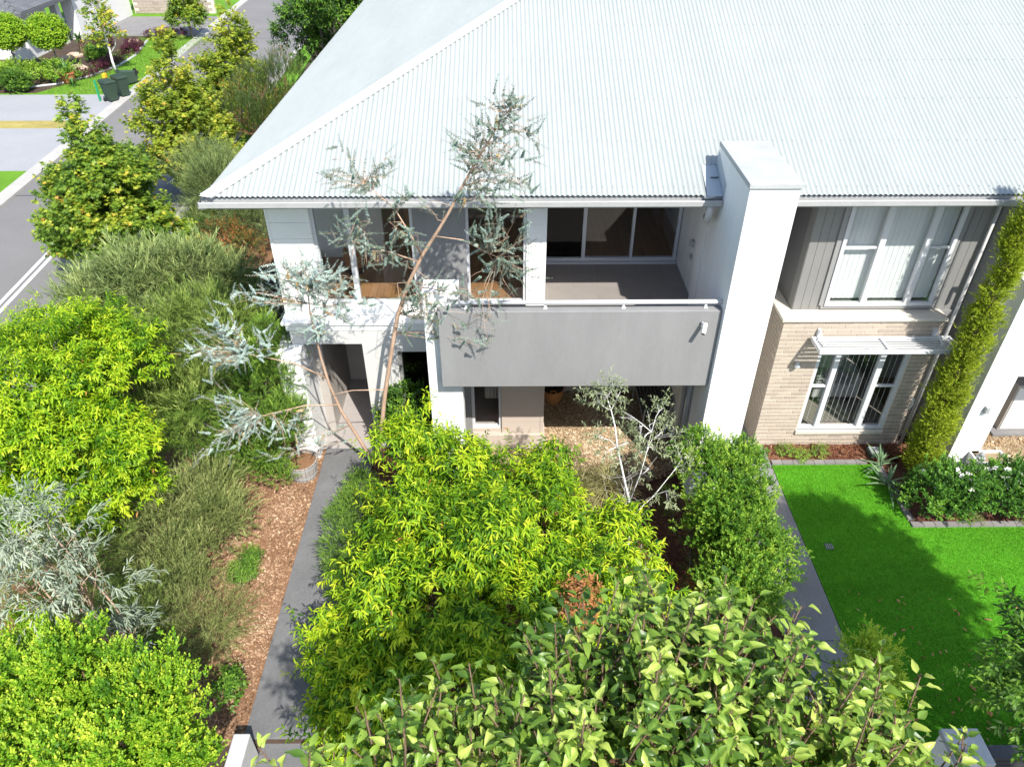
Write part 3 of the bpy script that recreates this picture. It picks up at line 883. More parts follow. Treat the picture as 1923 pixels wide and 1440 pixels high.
# ------------------------------------------------------------------ foliage machinery
def norm(a):
    return a/np.maximum(np.linalg.norm(a, axis=-1, keepdims=True), 1e-9)
UP = np.array([0, 0, 1.])
LEAF = {
 'dia': (np.array([(0,0,0),(-.5,.45,.08),(.5,.45,.08),(0,1,-.06)]), [np.array([(0,2,3),(0,3,1)])]),
 'lance': (np.array([(0,0,0),(-.40,.32,.07),(0,.34,0),(.40,.32,.07),(-.36,.68,.0),(0,.68,-.06),(.36,.68,.0),(0,1,-.22)]),
           [np.array([(0,2,1),(0,3,2),(4,5,7),(5,6,7)]), np.array([(1,2,5,4),(2,3,6,5)])]),
 'flat': (np.array([(0,0,0),(-.5,.4,.05),(.5,.4,.05),(-.38,.8,-.02),(.38,.8,-.02),(0,1,-.08)]), [np.array([(0,2,1),(3,4,5)]), np.array([(1,2,4,3)])]),
 'disc': (np.array([(0,.0,0)]+[(.5*math.sin(a), .5-.5*math.cos(a), .06*math.sin(a)**2) for a in (1.05, 2.09, 3.14, 4.19, 5.24)]), [np.array([(0,1,2),(0,2,3),(0,3,4),(0,4,5)])]),
 'needle': (np.array([(-.5,0,0),(.5,0,0),(.4,.6,.02),(-.4,.6,.02),(0,1,-.03)]), [np.array([(3,2,4)]), np.array([(0,1,2,3)])]),
 'needle1': (np.array([(-.5,0,0),(.5,0,0),(0,1,0)]), [np.array([(0,1,2)])]),
 'maple': (np.array([(0,0,0),(0,.45,.03),(-.22,.12,0),(-.62,.25,-.06),(-.30,.45,0),(-.48,.85,-.08),(-.14,.62,0),(0,1.05,-.1),(.14,.62,0),(.48,.85,-.08),(.30,.45,0),(.62,.25,-.06),(.22,.12,0)]),
           [np.array([(0,1,2),(2,1,3),(3,1,4),(4,1,5),(5,1,6),(6,1,7),(7,1,8),(8,1,9),(9,1,10),(10,1,11),(11,1,12),(12,1,0)])]),
}
def leaves(pos, d, up, length, wr, tmpl, tint):
    TV, TF = LEAF[tmpl]
    d = norm(d); s = norm(np.cross(d, up)); n = np.cross(s, d)
    L = length[:, None, None]
    Vv = pos[:, None, :] + L*(TV[None, :, 0:1]*wr*s[:, None, :] + TV[None, :, 1:2]*d[:, None, :] + TV[None, :, 2:3]*n[:, None, :])
    N = len(pos); m = len(TV)
    base = (np.arange(N)*m)[:, None, None]
    F = [(f[None]+base).reshape(-1, f.shape[1]) for f in TF]
    return Vv.reshape(-1, 3), F, np.repeat(tint, m)

def join(parts):
    V = []; T_ = []; F = {}
    n = 0
    for v, f, t in parts:
        V.append(v); T_.append(t)
        for a in f: F.setdefault(a.shape[1], []).append(a+n)
        n += len(v)
    return np.concatenate(V), [np.concatenate(F[k]) for k in F], np.concatenate(T_)

def rvec(rng, n):
    return norm(rng.normal(size=(n, 3)))

def crown_points(rng, lobes, nclump, per, cr, inner=.2, low=-.35, zmin=.06):
    lob = np.array(lobes, float)
    area = (lob[:, 3]*lob[:, 4]+lob[:, 4]*lob[:, 5]+lob[:, 3]*lob[:, 5])
    C = []; Nn = []
    idx = rng.choice(len(lob), nclump*3, p=area/area.sum())
    d = rvec(rng, nclump*3)
    keep = d[:, 2] > low
    idx, d = idx[keep], d[keep]
    rad = np.where(rng.random(len(d)) < inner, rng.uniform(.45, .8, len(d)), rng.uniform(.84, 1.06, len(d)))
    c = lob[idx, :3] + d*lob[idx, 3:6]*rad[:, None]
    nrm = norm(d/lob[idx, 3:6])
    # drop clumps buried deep in another lobe
    q = ((c[:, None, :]-lob[None, :, :3])/lob[None, :, 3:6])
    r = np.linalg.norm(q, axis=2)
    ok = (r.min(axis=1) > .62) | (rad < .8)
    ok &= c[:, 2] > zmin
    c, nrm = c[ok][:nclump], nrm[ok][:nclump]
    size = rng.uniform(.6, 1.3, len(c))
    ctint = rng.normal(0, 1, len(c))
    k = np.repeat(np.arange(len(c)), per)
    o = rng.normal(size=(len(k), 3))*cr*size[k][:, None]*np.array([1, 1, .8])
    p = c[k]+o
    n = norm(nrm[k]+norm(o)*.55)
    ok = p[:, 2] > zmin
    return p[ok], n[ok], ctint[k][ok]

def sprigs(rng, p, n, ct, L=8, slen=.2, ll=.07, wr=.32, tmpl='lance', gup=.35, gout=.7, grand=.5, spread=1., fwd=.5, droop=.5, lrand=.25, t0=.35, tamp=.12, ttip=.35, trand=.12, upmix=.8, lvar=.3, opp=False):
    N = len(p)
    g = norm(n*gout + UP*gup + rvec(rng, N)*grand)
    e1 = norm(np.cross(g, rvec(rng, N))); e2 = np.cross(g, e1)
    parts_p = []; D = []; U = []; T_ = []; LL = []
    ph0 = rng.uniform(0, 6.28, N)
    stint = rng.normal(0, 1, N)
    sl = slen*rng.uniform(.6, 1.25, N)
    for k in range(L):
        t = (k+.6)/L
        ph = ph0 + (k*2.4 if not opp else (k//2)*1.57 + (k % 2)*3.14) + rng.normal(0, .25, N)
        rad = e1*np.cos(ph)[:, None]+e2*np.sin(ph)[:, None]
        parts_p.append(p+g*(sl*t)[:, None])
        D.append(norm(rad*spread*(1.1-.5*t) + g*(fwd+.5*t) - UP*droop + rvec(rng, N)*lrand))
        U.append(norm(g*.5 + UP*upmix + rvec(rng, N)*.3))
        T_.append(np.clip(t0 + ct*tamp + stint*tamp*.6 + ttip*(t-.5) + rng.normal(0, trand, N), 0.01, .99))
        LL.append(ll*rng.uniform(1-lvar, 1+lvar, N)*(1-.25*t*t))
    return leaves(np.concatenate(parts_p), np.concatenate(D), np.concatenate(U), np.concatenate(LL), wr, tmpl, np.concatenate(T_))

def sublobes(rng, lobes, k, f, core=.8, push=None):
    out = [(*l[:3], *(np.array(l[3:6])*core)) for l in lobes]
    push = (1-f*.75) if push is None else push
    for l in lobes:
        for d in rvec(rng, k):
            d[2] = d[2]*.8+.15
            r = rng.uniform(.7, 1.25)*f
            out.append((*(np.array(l[:3])+d*np.array(l[3:6])*push), *(np.array(l[3:6])*r)))
    return out

def limbs(rng, base, lobes, r0, mb=None, wig=.08, fork=.35, nsub=3, n=6):
    """trunk from base towards the crown, a limb into each lobe and a few branchlets"""
    mb = mb or MB()
    b = Vector(base)
    cen = Vector(np.mean([l[:3] for l in lobes], axis=0))
    top = b.lerp(Vector((cen.x, cen.y, max(cen.z, b.z+.3))), .7)
    P = [b.lerp(top, t)+Vector((rng.normal()*wig*t, rng.normal()*wig*t, 0)) for t in (0, .33, .66, 1)]
    mb.tube(P, [r0, r0*.85, r0*.72, r0*.55], n+2)
    for l in lobes:
        tgt = Vector(l[:3])
        s = b.lerp(top, fork + (1-fork)*rng.random())
        mid = s.lerp(tgt, .5) + Vector((rng.normal()*wig, rng.normal()*wig, -abs(rng.normal())*wig))
        end = tgt + Vector((rng.normal()*.2*l[3], rng.normal()*.2*l[4], .35*l[5]))
        mb.tube([s, mid, tgt, end], [r0*.42, r0*.3, r0*.18, r0*.06], n)
        for k in range(nsub):
            dd = Vector(rvec(rng, 1)[0]); dd.z = abs(dd.z)*.7
            e = tgt + Vector((dd.x*l[3], dd.y*l[4], dd.z*l[5]))*.85
            s2 = mid.lerp(tgt, rng.random())
            mb.tube([s2, s2.lerp(e, .55)+Vector((rng.normal()*.03, rng.normal()*.03, .02)), e], [r0*.16, r0*.1, r0*.03], max(4, n-2))
    return mb

def plant(name, label, cat, base, lobes, seed, mat, bark, cp, sp, r0=.05, group=None, fork=.3, nsub=3, crown='crown', sub=None):
    rng = np.random.default_rng(seed)
    t = empty(name, base, label, cat, group)
    limbs(rng, base, lobes, r0, nsub=nsub, fork=fork).build('trunk', bark, t, smooth=True)
    if sub: lobes = sublobes(rng, lobes, *sub)
    p, n, ct = crown_points(rng, lobes, **cp)
    v, f, ti = sprigs(rng, p, n, ct, **sp)
    o = npmesh(crown, v, f, mat, t, ti)
    return t

G_LIME = [(0, (.04, .115, .006)), (.3, (.12, .27, .009)), (.6, (.32, .48, .014)), (1, (.58, .66, .035))]
M['lf_lime'] = leafmat('lf_lime', G_LIME, .48, .38, .25)
M['lf_lime2'] = leafmat('lf_lime2', [(0, (.05, .14, .007)), (.3, (.14, .30, .010)), (.6, (.32, .49, .016)), (1, (.55, .66, .035))], .48, .4, .25)
M['lf_box'] = leafmat('lf_box', [(0, (0.049, 0.14, 0.0112)), (.4, (0.14, 0.308, 0.0168)), (.7, (0.28, 0.462, 0.028)), (1, (0.504, 0.616, 0.056))], .5, .3, 0.25)
M['lf_hedge'] = leafmat('lf_hedge', [(0, (.035, .095, .012)), (.4, (.10, .235, .02)), (.7, (.22, .38, .035)), (1, (.42, .56, .07))], .5, .32, 0.25)
M['lf_gard'] = leafmat('lf_gard', [(0, (0.0234, 0.065, 0.0104)), (.5, (0.0585, 0.169, 0.0182)), (1, (0.182, 0.351, 0.039))], .5, .2, 0.25)
M['lf_feather'] = leafmat('lf_feather', [(0, (0.087, 0.123, 0.0435)), (.4, (0.189, 0.261, 0.087)), (.7, (0.304, 0.377, 0.131)), (1, (0.464, 0.522, 0.203))], .6, .25, .25)
M['lf_feather2'] = leafmat('lf_feather2', [(0, (.06, .10, .02)), (.4, (.15, .23, .045)), (.7, (.26, .36, .075)), (1, (.42, .50, .14))], .6, .28, .2)
M['lf_conif'] = leafmat('lf_conif', [(0, (0.058, 0.123, 0.0217)), (.4, (0.131, 0.246, 0.0362)), (.7, (0.246, 0.406, 0.0508)), (1, (0.435, 0.58, 0.087))], .6, .25, .25)
M['lf_cyp'] = leafmat('lf_cyp', [(0, (.14, .20, .018)), (.4, (.29, .38, .03)), (.7, (.44, .53, .045)), (1, (.58, .64, .08))], .6, .3, .2)
M['lf_olive'] = leafmat('lf_olive', [(0, (.07, .095, .03)), (.4, (.165, .21, .065)), (.7, (.27, .32, .10)), (1, (.42, .43, .18))], .6, .25, .2)
M['lf_silver'] = leafmat('lf_silver', [(0, (.13, .17, .11)), (.4, (.24, .295, .21)), (.8, (.37, .42, .32)), (1, (.47, .51, .40))], .6, .2, .2, (1.1, 1.1, .85))
M['lf_blue'] = leafmat('lf_blue', [(0, (.19, .26, .21)), (.35, (.33, .43, .38)), (.75, (.48, .59, .55)), (.93, (.56, .65, .60)), (1, (.55, .34, .10))], .6, .18, .3, (1.1, 1.1, .9))
M['lf_blue_d'] = leafmat('lf_blue_d', [(0, (.09, .135, .085)), (.4, (.18, .25, .19)), (.8, (.32, .41, .36)), (.93, (.42, .48, .42)), (1, (.42, .26, .06))], .6, .2, .3, (1.1, 1.1, .85))
M['lf_gum'] = leafmat('lf_gum', [(0, (.12, .15, .075)), (.5, (.23, .275, .14)), (1, (.38, .42, .25))], .5, .22, .35)
M['lf_maple'] = leafmat('lf_maple', [(0, (0.081, 0.162, 0.0203)), (.35, (0.203, 0.324, 0.0338)), (.65, (0.405, 0.459, 0.0473)), (.85, (0.608, 0.513, 0.0675)), (1, (0.675, 0.338, 0.081))], .5, .35, .35)
M['lf_maple_y'] = leafmat('lf_maple_y', [(0, (.13, .20, .02)), (.35, (.31, .40, .04)), (.65, (.50, .50, .06)), (.88, (.62, .46, .08)), (1, (.55, .24, .07))], .5, .38, .3)
M['lf_dark'] = leafmat('lf_dark', [(0, (0.026, 0.065, 0.0104)), (.5, (0.065, 0.156, 0.0156)), (1, (0.208, 0.364, 0.039))], .5, .22, 0.25)
M['lf_pear'] = leafmat('lf_pear', [(0, (.035, .085, .016)), (.35, (.10, .20, .03)), (.65, (.24, .38, .055)), (1, (.50, .60, .13))], .36, .4, .4)
M['lf_burg'] = leafmat('lf_burg', [(0, (.03, .006, .012)), (.5, (.075, .012, .025)), (1, (.15, .03, .045))], .5, .15, .3)
M['lf_red'] = leafmat('lf_red', [(0, (0.044, 0.0935, 0.022)), (.55, (0.11, 0.154, 0.033)), (.8, (0.286, 0.132, 0.033)), (1, (0.374, 0.11, 0.044))], .45, .25, .35)
M['lf_dead'] = leafmat('lf_dead', [(0, (.20, .08, .025)), (.5, (.34, .15, .05)), (1, (.48, .24, .09))], .8, .15, .2)
M['lf_grass'] = leafmat('lf_grass', [(0, (0.108, 0.12, 0.036)), (.4, (0.228, 0.228, 0.084)), (.75, (0.408, 0.36, 0.18)), (1, (0.576, 0.504, 0.288))], .7, .2, .25)
M['lf_agave'] = leafmat('lf_agave', [(0, (0.072, 0.132, 0.066)), (.5, (0.12, 0.204, 0.102)), (1, (0.228, 0.312, 0.156))], .5, .1, .35)
M['lf_cycad'] = leafmat('lf_cycad', [(0, (0.026, 0.078, 0.0195)), (.5, (0.065, 0.169, 0.0325)), (1, (0.143, 0.26, 0.052))], .45, .15, .35)

# ------------------------------------------------------------------ trees and shrubs near the house
LOB = {
'j':[(-1.20,8.00,2.10,0.6,0.6,0.6),(-0.17,7.60,2.20,0.55,0.55,0.55),(0.52,7.69,1.95,0.45,0.45,0.45),(-1.40,7.04,2.05,0.6,0.65,0.65),(-0.57,6.35,2.40,0.8,0.75,0.75),(0.40,6.55,2.05,0.7,0.65,0.65),(1.20,6.52,1.75,0.6,0.55,0.55),(1.72,6.35,1.4,0.42,0.42,0.45),(-1.60,5.95,1.75,0.55,0.65,0.65),(-0.90,5.50,2.15,0.75,0.75,0.8),(0.0,5.32,2.15,0.85,0.75,0.8),(0.97,5.60,1.75,0.65,0.65,0.7),(-1.72,5.3,1.35,0.45,0.55,0.6),(-1.45,4.95,1.35,0.55,0.5,0.65),(-0.65,4.80,1.5,0.75,0.55,0.8),(-1.62,4.9,0.7,0.4,0.45,0.5),(-1.2,4.6,0.8,0.55,0.45,0.5),(-.3,4.35,1.0,.75,.45,.7),(.55,4.8,1.3,.65,.55,.7),(1.3,5.5,1.0,.55,.55,.6),(.3,4.2,.8,.65,.4,.55),(1.7,5.8,.8,.4,.45,.5),(-1.95,5.15,1.25,.42,.45,.5),(-1.95,4.75,.8,.4,.4,.45),(-1.75,4.45,.55,.45,.35,.4),(-.65,7.8,2.05,.5,.5,.5),(.15,7.75,1.85,.5,.45,.5),(.45,7.15,2.0,.5,.5,.5),(-.45,7.05,2.2,.6,.55,.55),(-2.12,5.3,1.3,.36,.42,.45),(-2.1,4.85,.9,.35,.4,.45),(-1.25,8.1,2.55,.36,.36,.42),(-.8,7.35,2.65,.42,.42,.42),(.55,7.75,2.3,.3,.3,.35),(1.5,6.75,1.9,.32,.32,.35),(-.1,6.1,2.95,.4,.4,.35),(2.0,6.1,1.3,.3,.3,.35)],
'a':[(-7.9,10.4,2.85,0.5,0.5,0.5),(-7.01,10.2,2.9,0.55,0.6,0.6),(-7.34,9.23,2.90,1,1,1),(-6.42,9.50,2.80,0.75,0.75,0.75),(-6.70,8.29,2.30,1,1,1),(-6.06,8.63,2.00,0.7,0.7,0.7),(-7.03,7.95,2.40,1,1,1),(-6.27,7.97,1.50,0.8,0.8,0.8),(-7.04,7.66,1.60,0.9,0.9,0.9),(-5.99,8.52,1.30,0.45,0.45,0.45)],
'b':[(-8.39,13.2,1.95,0.65,0.7,0.6),(-7.37,13.3,2.15,0.85,0.8,0.75),(-6.46,13.6,2.05,0.8,0.8,0.7),(-5.98,13.9,1.6,0.6,0.6,0.6),(-7.13,12.9,1.6,0.9,0.9,0.8),(-8.15,12.7,1.5,0.6,0.6,0.6),(-6.20,13.2,1.35,0.7,0.7,0.7)],
'c':[(-6.28,10.91,1.90,0.7,0.7,0.7),(-5.78,11.82,2.00,0.8,0.8,0.8),(-5.33,11.33,1.60,0.7,0.7,0.7),(-6.58,10.40,1.20,0.6,0.6,0.6),(-5.82,10.30,1.40,0.7,0.7,0.7),(-5.28,12.28,1.70,0.5,0.5,0.5)],
'd':[(-4.14,11.0,2.20,0.42,0.4,0.5),(-3.98,10.62,2.00,0.38,0.4,0.5),(-4.24,10.25,1.80,0.58,0.65,0.7),(-3.92,9.95,1.40,0.42,0.4,0.6),(-4.55,10.2,1.20,0.6,0.6,0.6),(-4.1,9.78,0.90,0.48,0.48,0.6),(-4.5,9.75,0.60,0.5,0.5,0.5),(-4.2,9.6,.4,.3,.25,.3)],
'e':[(-5.57,10.30,0.90,0.7,0.7,0.7),(-4.88,10.05,0.60,0.6,0.6,0.6),(-5.95,10.06,0.60,0.5,0.5,0.5),(-5.20,9.98,0.40,0.5,0.5,0.5)],
'h':[(-5.35,8.53,0.65,0.75,0.75,0.5),(-4.82,8.38,0.55,0.5,0.55,0.4),(-5.6,7.93,0.6,0.7,0.7,0.45),(-4.95,7.58,0.45,0.6,0.7,0.42),(-5.45,7.25,0.45,0.6,0.6,0.45)],
'h2':[(-4.65,6.58,0.35,0.6,0.7,0.35),(-4.25,6.46,0.25,0.32,0.4,0.25),(-5.0,6.38,0.40,0.6,0.7,0.4),(-4.45,5.98,0.3,0.4,0.45,0.28)],
'i':[(-5.01,4.29,2.35,0.5,0.5,0.6),(-4.44,4.32,2.45,0.42,0.42,0.55),(-3.85,4.22,2.35,0.4,0.4,0.5),(-3.62,4.05,2.05,0.36,0.36,0.5),(-4.60,3.83,2.2,0.6,0.6,0.6),(-3.95,3.82,2.1,0.55,0.55,0.6),(-3.48,3.78,1.8,0.32,0.36,0.45),(-4.90,3.62,2.1,0.5,0.5,0.5),(-5.44,4.61,2.3,0.35,0.35,0.4),(-4.2,4.0,1.6,.8,.6,.5)],
'g':[(-5.45,5.54,3.35,0.42,0.42,0.4),(-5.1,5.6,3.3,0.42,0.42,0.42),(-5.25,5.25,3.00,0.5,0.5,0.45),(-4.82,5.3,2.8,0.4,0.4,0.4),(-4.72,5.1,2.35,0.35,0.35,0.35),(-5.5,5.35,2.8,0.4,0.4,0.4),(-4.45,5.2,1.95,0.2,0.2,0.2)],
'l':[(-2.51,8.27,0.70,0.4,0.4,0.45),(-2.48,7.60,0.70,0.45,0.45,0.5),(-2.36,7.15,0.50,0.4,0.4,0.45),(-2.41,8.62,0.70,0.35,0.35,0.4)],
'n':[(3.16,8.37,1.60,0.42,0.45,0.45),(3.08,8.63,1.70,0.3,0.3,0.35),(3.72,8.61,1.55,0.32,0.32,0.35),(3.36,7.67,1.50,0.55,0.6,0.6),(3.08,7.62,1.20,0.4,0.4,0.45),(3.58,7.22,1.25,0.48,0.5,0.55),(3.28,6.78,1.00,0.5,0.5,0.55),(3.82,7.05,0.80,0.34,0.35,0.4),(3.55,6.63,0.70,0.42,0.45,0.5),(3.6,8.0,.8,.4,.5,.6)],
'o':[(4.70,5.45,1.05,0.22,0.22,0.26),(4.42,5.26,.95,0.24,0.24,0.26),(4.76,5.17,0.85,0.3,0.3,0.32),(4.36,5.05,0.75,0.3,0.3,0.3)],
'q':[(7.32,8.95,0.42,0.32,0.36,0.38),(7.68,8.92,0.50,0.4,0.4,0.42),(8.30,8.92,0.52,0.45,0.4,0.42),(8.72,8.90,0.55,0.4,0.4,0.4),(9.11,8.92,0.50,0.5,0.4,0.45),(9.8,8.95,.5,.5,.4,.45),(10.6,8.95,.5,.6,.4,.45)],
}
plant('lilly_pilly_tree', 'big lime green drooping-leaf tree in the middle of the garden', 'tree', (-.6, 6.2, 0), LOB['j'], 1, M['lf_lime'], M['bark_brown'],
      dict(nclump=960, per=9, cr=.09, inner=.2), dict(L=9, slen=.20, ll=.108, wr=.27, tmpl='lance', gup=.2, droop=.75, spread=.9, fwd=.55, t0=.40, tamp=.20, ttip=.55, trand=.14), .07, sub=(7, .4, .75, .82))
plant('lilly_pilly_tree', 'tall bright yellow-green leafy tree at the left edge by the road', 'tree', (-6.9, 8.8, 0), LOB['a'], 2, M['lf_lime2'], M['bark_brown'],
      dict(nclump=820, per=9, cr=.085, inner=.2), dict(L=9, slen=.17, ll=.088, wr=.33, tmpl='lance', gup=.35, droop=.55, spread=.9, fwd=.5, t0=.44, tamp=.19, ttip=.5, trand=.14), .09, sub=(8, .38, .75, .85))
plant('wattle_shrub', 'feathery grey-green shrub beside the double road line', 'shrub', (-7.2, 13.4, 0), LOB['b'], 3, M['lf_feather'], M['bark_grey'],
      dict(nclump=430, per=8, cr=.13, inner=.2), dict(L=12, slen=.34, ll=.165, wr=.085, tmpl='needle', gup=.3, grand=.6, gout=.9, droop=.15, spread=.55, fwd=.9, t0=.45, tamp=.16, ttip=.3), .05, sub=(7, .42))
plant('wattle_shrub', 'olive green feathery shrub between the lime tree and the potted conifer', 'shrub', (-5.8, 11.1, 0), LOB['c'], 4, M['lf_feather2'], M['bark_grey'],
      dict(nclump=400, per=8, cr=.12, inner=.2), dict(L=12, slen=.30, ll=.125, wr=.09, tmpl='needle', gup=.3, grand=.6, gout=.9, droop=.1, spread=.55, fwd=.9, t0=.42, tamp=.16, ttip=.3), .045, sub=(7, .42))
plant('conifer_bush', 'fresh green fine-needled bush leaning on the porch column', 'shrub', (-4.3, 10.3, 0), LOB['d'], 5, M['lf_conif'], M['bark_grey'],
      dict(nclump=560, per=10, cr=.07, inner=.2), dict(L=14, slen=.14, ll=.05, wr=.15, tmpl='needle', gup=.6, grand=.45, droop=.0, spread=.6, fwd=.8, t0=.45, tamp=.16, ttip=.35), .04, sub=(7, .42))
plant('groundcover_shrub', 'low spreading green shrub in front of the conifer bush', 'shrub', (-5.3, 10.1, 0), LOB['e'], 6, M['lf_conif'], M['bark_grey'],
      dict(nclump=260, per=11, cr=.09, inner=.2), dict(L=14, slen=.22, ll=.05, wr=.12, tmpl='needle', gup=.3, grand=.5, droop=.0, spread=.6, fwd=.8, t0=.30, tamp=.13, ttip=.3), .03, sub=(6, .42))
plant('grevillea_bush', 'sprawling olive green grevillea on the bark mulch', 'shrub', (-4.9, 7.9, 0), LOB['h'], 7, M['lf_olive'], M['bark_brown'],
      dict(nclump=430, per=8, cr=.10, inner=.2, low=-.1), dict(L=15, slen=.26, ll=.058, wr=.16, tmpl='needle', gup=.25, grand=.5, gout=.9, droop=.0, spread=.55, fwd=.75, t0=.45, tamp=.17, ttip=.35), .035, sub=(6, .4))
plant('grevillea_bush', 'thin low grevillea near the gate end of the path', 'shrub', (-4.4, 6.4, 0), LOB['h2'], 8, M['lf_olive'], M['bark_brown'],
      dict(nclump=190, per=8, cr=.11, inner=.15, low=0), dict(L=15, slen=.34, ll=.055, wr=.10, tmpl='needle', gup=.25, grand=.6, gout=.9, droop=.0, spread=.55, fwd=.75, t0=.5, tamp=.17, ttip=.3), .03)
plant('box_tree', 'bright lime small-leaved tree in the lower left corner', 'tree', (-4.2, 4.0, 0), LOB['i'], 9, M['lf_box'], M['bark_brown'],
      dict(nclump=900, per=11, cr=.055, inner=.15), dict(L=9, slen=.15, ll=.043, wr=.52, tmpl='flat', gup=.9, grand=.4, droop=-.1, spread=.8, fwd=.6, t0=.55, tamp=.17, ttip=.45), .06, sub=(9, .34, .7, .95))
plant('silver_gum', 'silvery blue-leaved gum tree above the grevillea', 'tree', (-4.45, 5.5, 0), LOB['g'], 10, M['lf_silver'], M['bark_tan'],
      dict(nclump=85, per=6, cr=.10, inner=.15), dict(L=8, slen=.24, ll=.10, wr=.19, tmpl='lance', gup=.1, grand=.6, gout=.9, droop=.35, spread=.5, fwd=.6, t0=.5, tamp=.17, ttip=.15), .045, nsub=9)
plant('wattle_shrub', 'low soft green shrub under the silvery gum at the left edge', 'shrub', (-5.9, 6.2, 0), [(-5.5,6.2,.6,.6,.6,.55),(-6.2,6.4,.8,.8,.7,.65),(-5.2,5.6,.5,.55,.55,.5),(-5.9,5.6,.9,.6,.5,.6),(-6.6,6.9,1.0,.8,.8,.8),(-4.9,5.2,.4,.45,.4,.4)], 11, M['lf_feather2'], M['bark_grey'],
      dict(nclump=300, per=9, cr=.11, inner=.25), dict(L=13, slen=.26, ll=.09, wr=.07, tmpl='needle', gup=.3, grand=.6, gout=.9, droop=.1, spread=.55, fwd=.9, t0=.4, tamp=.16, ttip=.3), .03, sub=(6, .42))
plant('ball_shrub', 'rounded fine green shrub pressed against the path', 'shrub', (-2.42, 7.9, 0), LOB['l'], 12, M['lf_conif'], M['bark_grey'],
      dict(nclump=420, per=11, cr=.05, inner=.15), dict(L=13, slen=.10, ll=.034, wr=.13, tmpl='needle', gup=.3, grand=.4, gout=.9, droop=.0, spread=.6, fwd=.8, t0=.42, tamp=.15, ttip=.35), .03, sub=(7, .4))
plant('ficus_hedge', 'dense mid green hedge between the garden and the side path', 'hedge', (3.5, 7.5, 0), LOB['n'], 13, M['lf_hedge'], M['bark_grey'],
      dict(nclump=560, per=14, cr=.075, inner=.2), dict(L=9, slen=.13, ll=.042, wr=.5, tmpl='flat', gup=.5, grand=.5, droop=.0, spread=.8, fwd=.6, t0=.48, tamp=.17, ttip=.4), .05, sub=(8, .36, .8, .85))
plant('murraya_shrub', 'small yellow-green shrub at the lawn edge near the pear tree', 'shrub', (4.65, 5.25, 0), LOB['o'], 14, M['lf_box'], M['bark_grey'],
      dict(nclump=170, per=12, cr=.06, inner=.2), dict(L=9, slen=.12, ll=.035, wr=.5, tmpl='flat', gup=.6, grand=.5, droop=.0, spread=.8, fwd=.6, t0=.85, tamp=.15, ttip=.35), .03, sub=(6, .4, .7, .9))
GARD = plant('gardenia_hedge', 'low dark green hedge dotted with white flowers beside the lawn', 'hedge', (8.3, 8.98, 0), LOB['q'], 15, M['lf_gard'], M['bark_grey'],
      dict(nclump=400, per=10, cr=.075, inner=.2), dict(L=9, slen=.13, ll=.062, wr=.42, tmpl='flat', gup=.6, grand=.5, droop=.0, spread=.9, fwd=.5, t0=.45, tamp=.17, ttip=.35), .03)
M['petal'] = surf('petal', (.80, .79, .72), .6, .03)
fr = random.Random(3)
fm = None
for k in range(26):
    x = fr.uniform(7.15, 9.2); yy = fr.uniform(8.68, 9.25)
    z = 1.0 - abs(yy-8.95)*.9 + fr.uniform(-.06, .02)
    if fm is None:
        b = MB()
        for i in range(6):
            a = i*math.pi/3
            c, s_ = math.cos(a), math.sin(a)
            b.quad((0, 0, 0), (.02*c-.014*s_, .02*s_+.014*c, .006), (.042*c, .042*s_, .004), (.02*c+.014*s_, .02*s_-.014*c, .006))
        b.lathe((0, 0, .004), [(.0, .014), (.010, .006), (.012, 0)], 6)
        fo = b.build('flower', M['petal'], GARD); fm = fo.data
        fo.location = Vector((x, yy, z)) - WOFF[GARD.name]
    else:
        fo = bpy.data.objects.new('flower', fm); put(fo, GARD, (x, yy, z))
    fo.rotation_euler = (fr.uniform(.1, .9), fr.uniform(-.4, .4), fr.uniform(0, 6))
    fo.scale = (1.5,)*3
plant('camellia_shrub', 'dark glossy shrub in front of the black porch window', 'shrub', (-1.8, 10.35, 0), [(-1.87,10.53,1.30,.26,.2,.28),(-2.04,10.45,1.00,.26,.25,.28),(-1.59,10.38,.90,.28,.28,.3),(-1.80,10.30,.70,.3,.3,.3)], 16, M['lf_dark'], M['bark_grey'],
      dict(nclump=80, per=8, cr=.07, inner=.2), dict(L=8, slen=.14, ll=.075, wr=.42, tmpl='flat', gup=.5, grand=.5, droop=.2, spread=.9, fwd=.5, t0=.45, tamp=.18, ttip=.3), .02)
for key, nn, sd in (('j', 70, 22), ('a', 40, 23)):
    rng = np.random.default_rng(sd)
    p, n, ct = crown_points(rng, sublobes(rng, LOB[key], 7, .4, .75, .86), nn, 1, .05, inner=0)
    v, f, ti = sprigs(rng, p, n, ct, L=1, slen=.1, ll=.1, wr=.3, tmpl='lance', droop=.8, t0=.5)
    own = [o for o in bpy.data.objects if o.name.startswith('lilly_pilly_tree') and abs(o.location.x - (-.6 if key == 'j' else -6.9)) < .01][0]
    npmesh('old_leaves', v, f, M['lf_dead'], own, ti)['kind'] = 'stuff'
# dead brown spray caught in the middle tree
rng = np.random.default_rng(21)
p, n, ct = crown_points(rng, [(.80, 5.0, 2.72, .09, .12, .34)], 22, 10, .05)
v, f, ti = sprigs(rng, p, n, ct, L=8, slen=.12, ll=.06, wr=.4, tmpl='lance', droop=.4, t0=.5)
tag(npmesh('dead_branch', v, f, M['lf_dead'], None, ti), 'spray of dead orange-brown leaves beside the pear tree', 'branch')

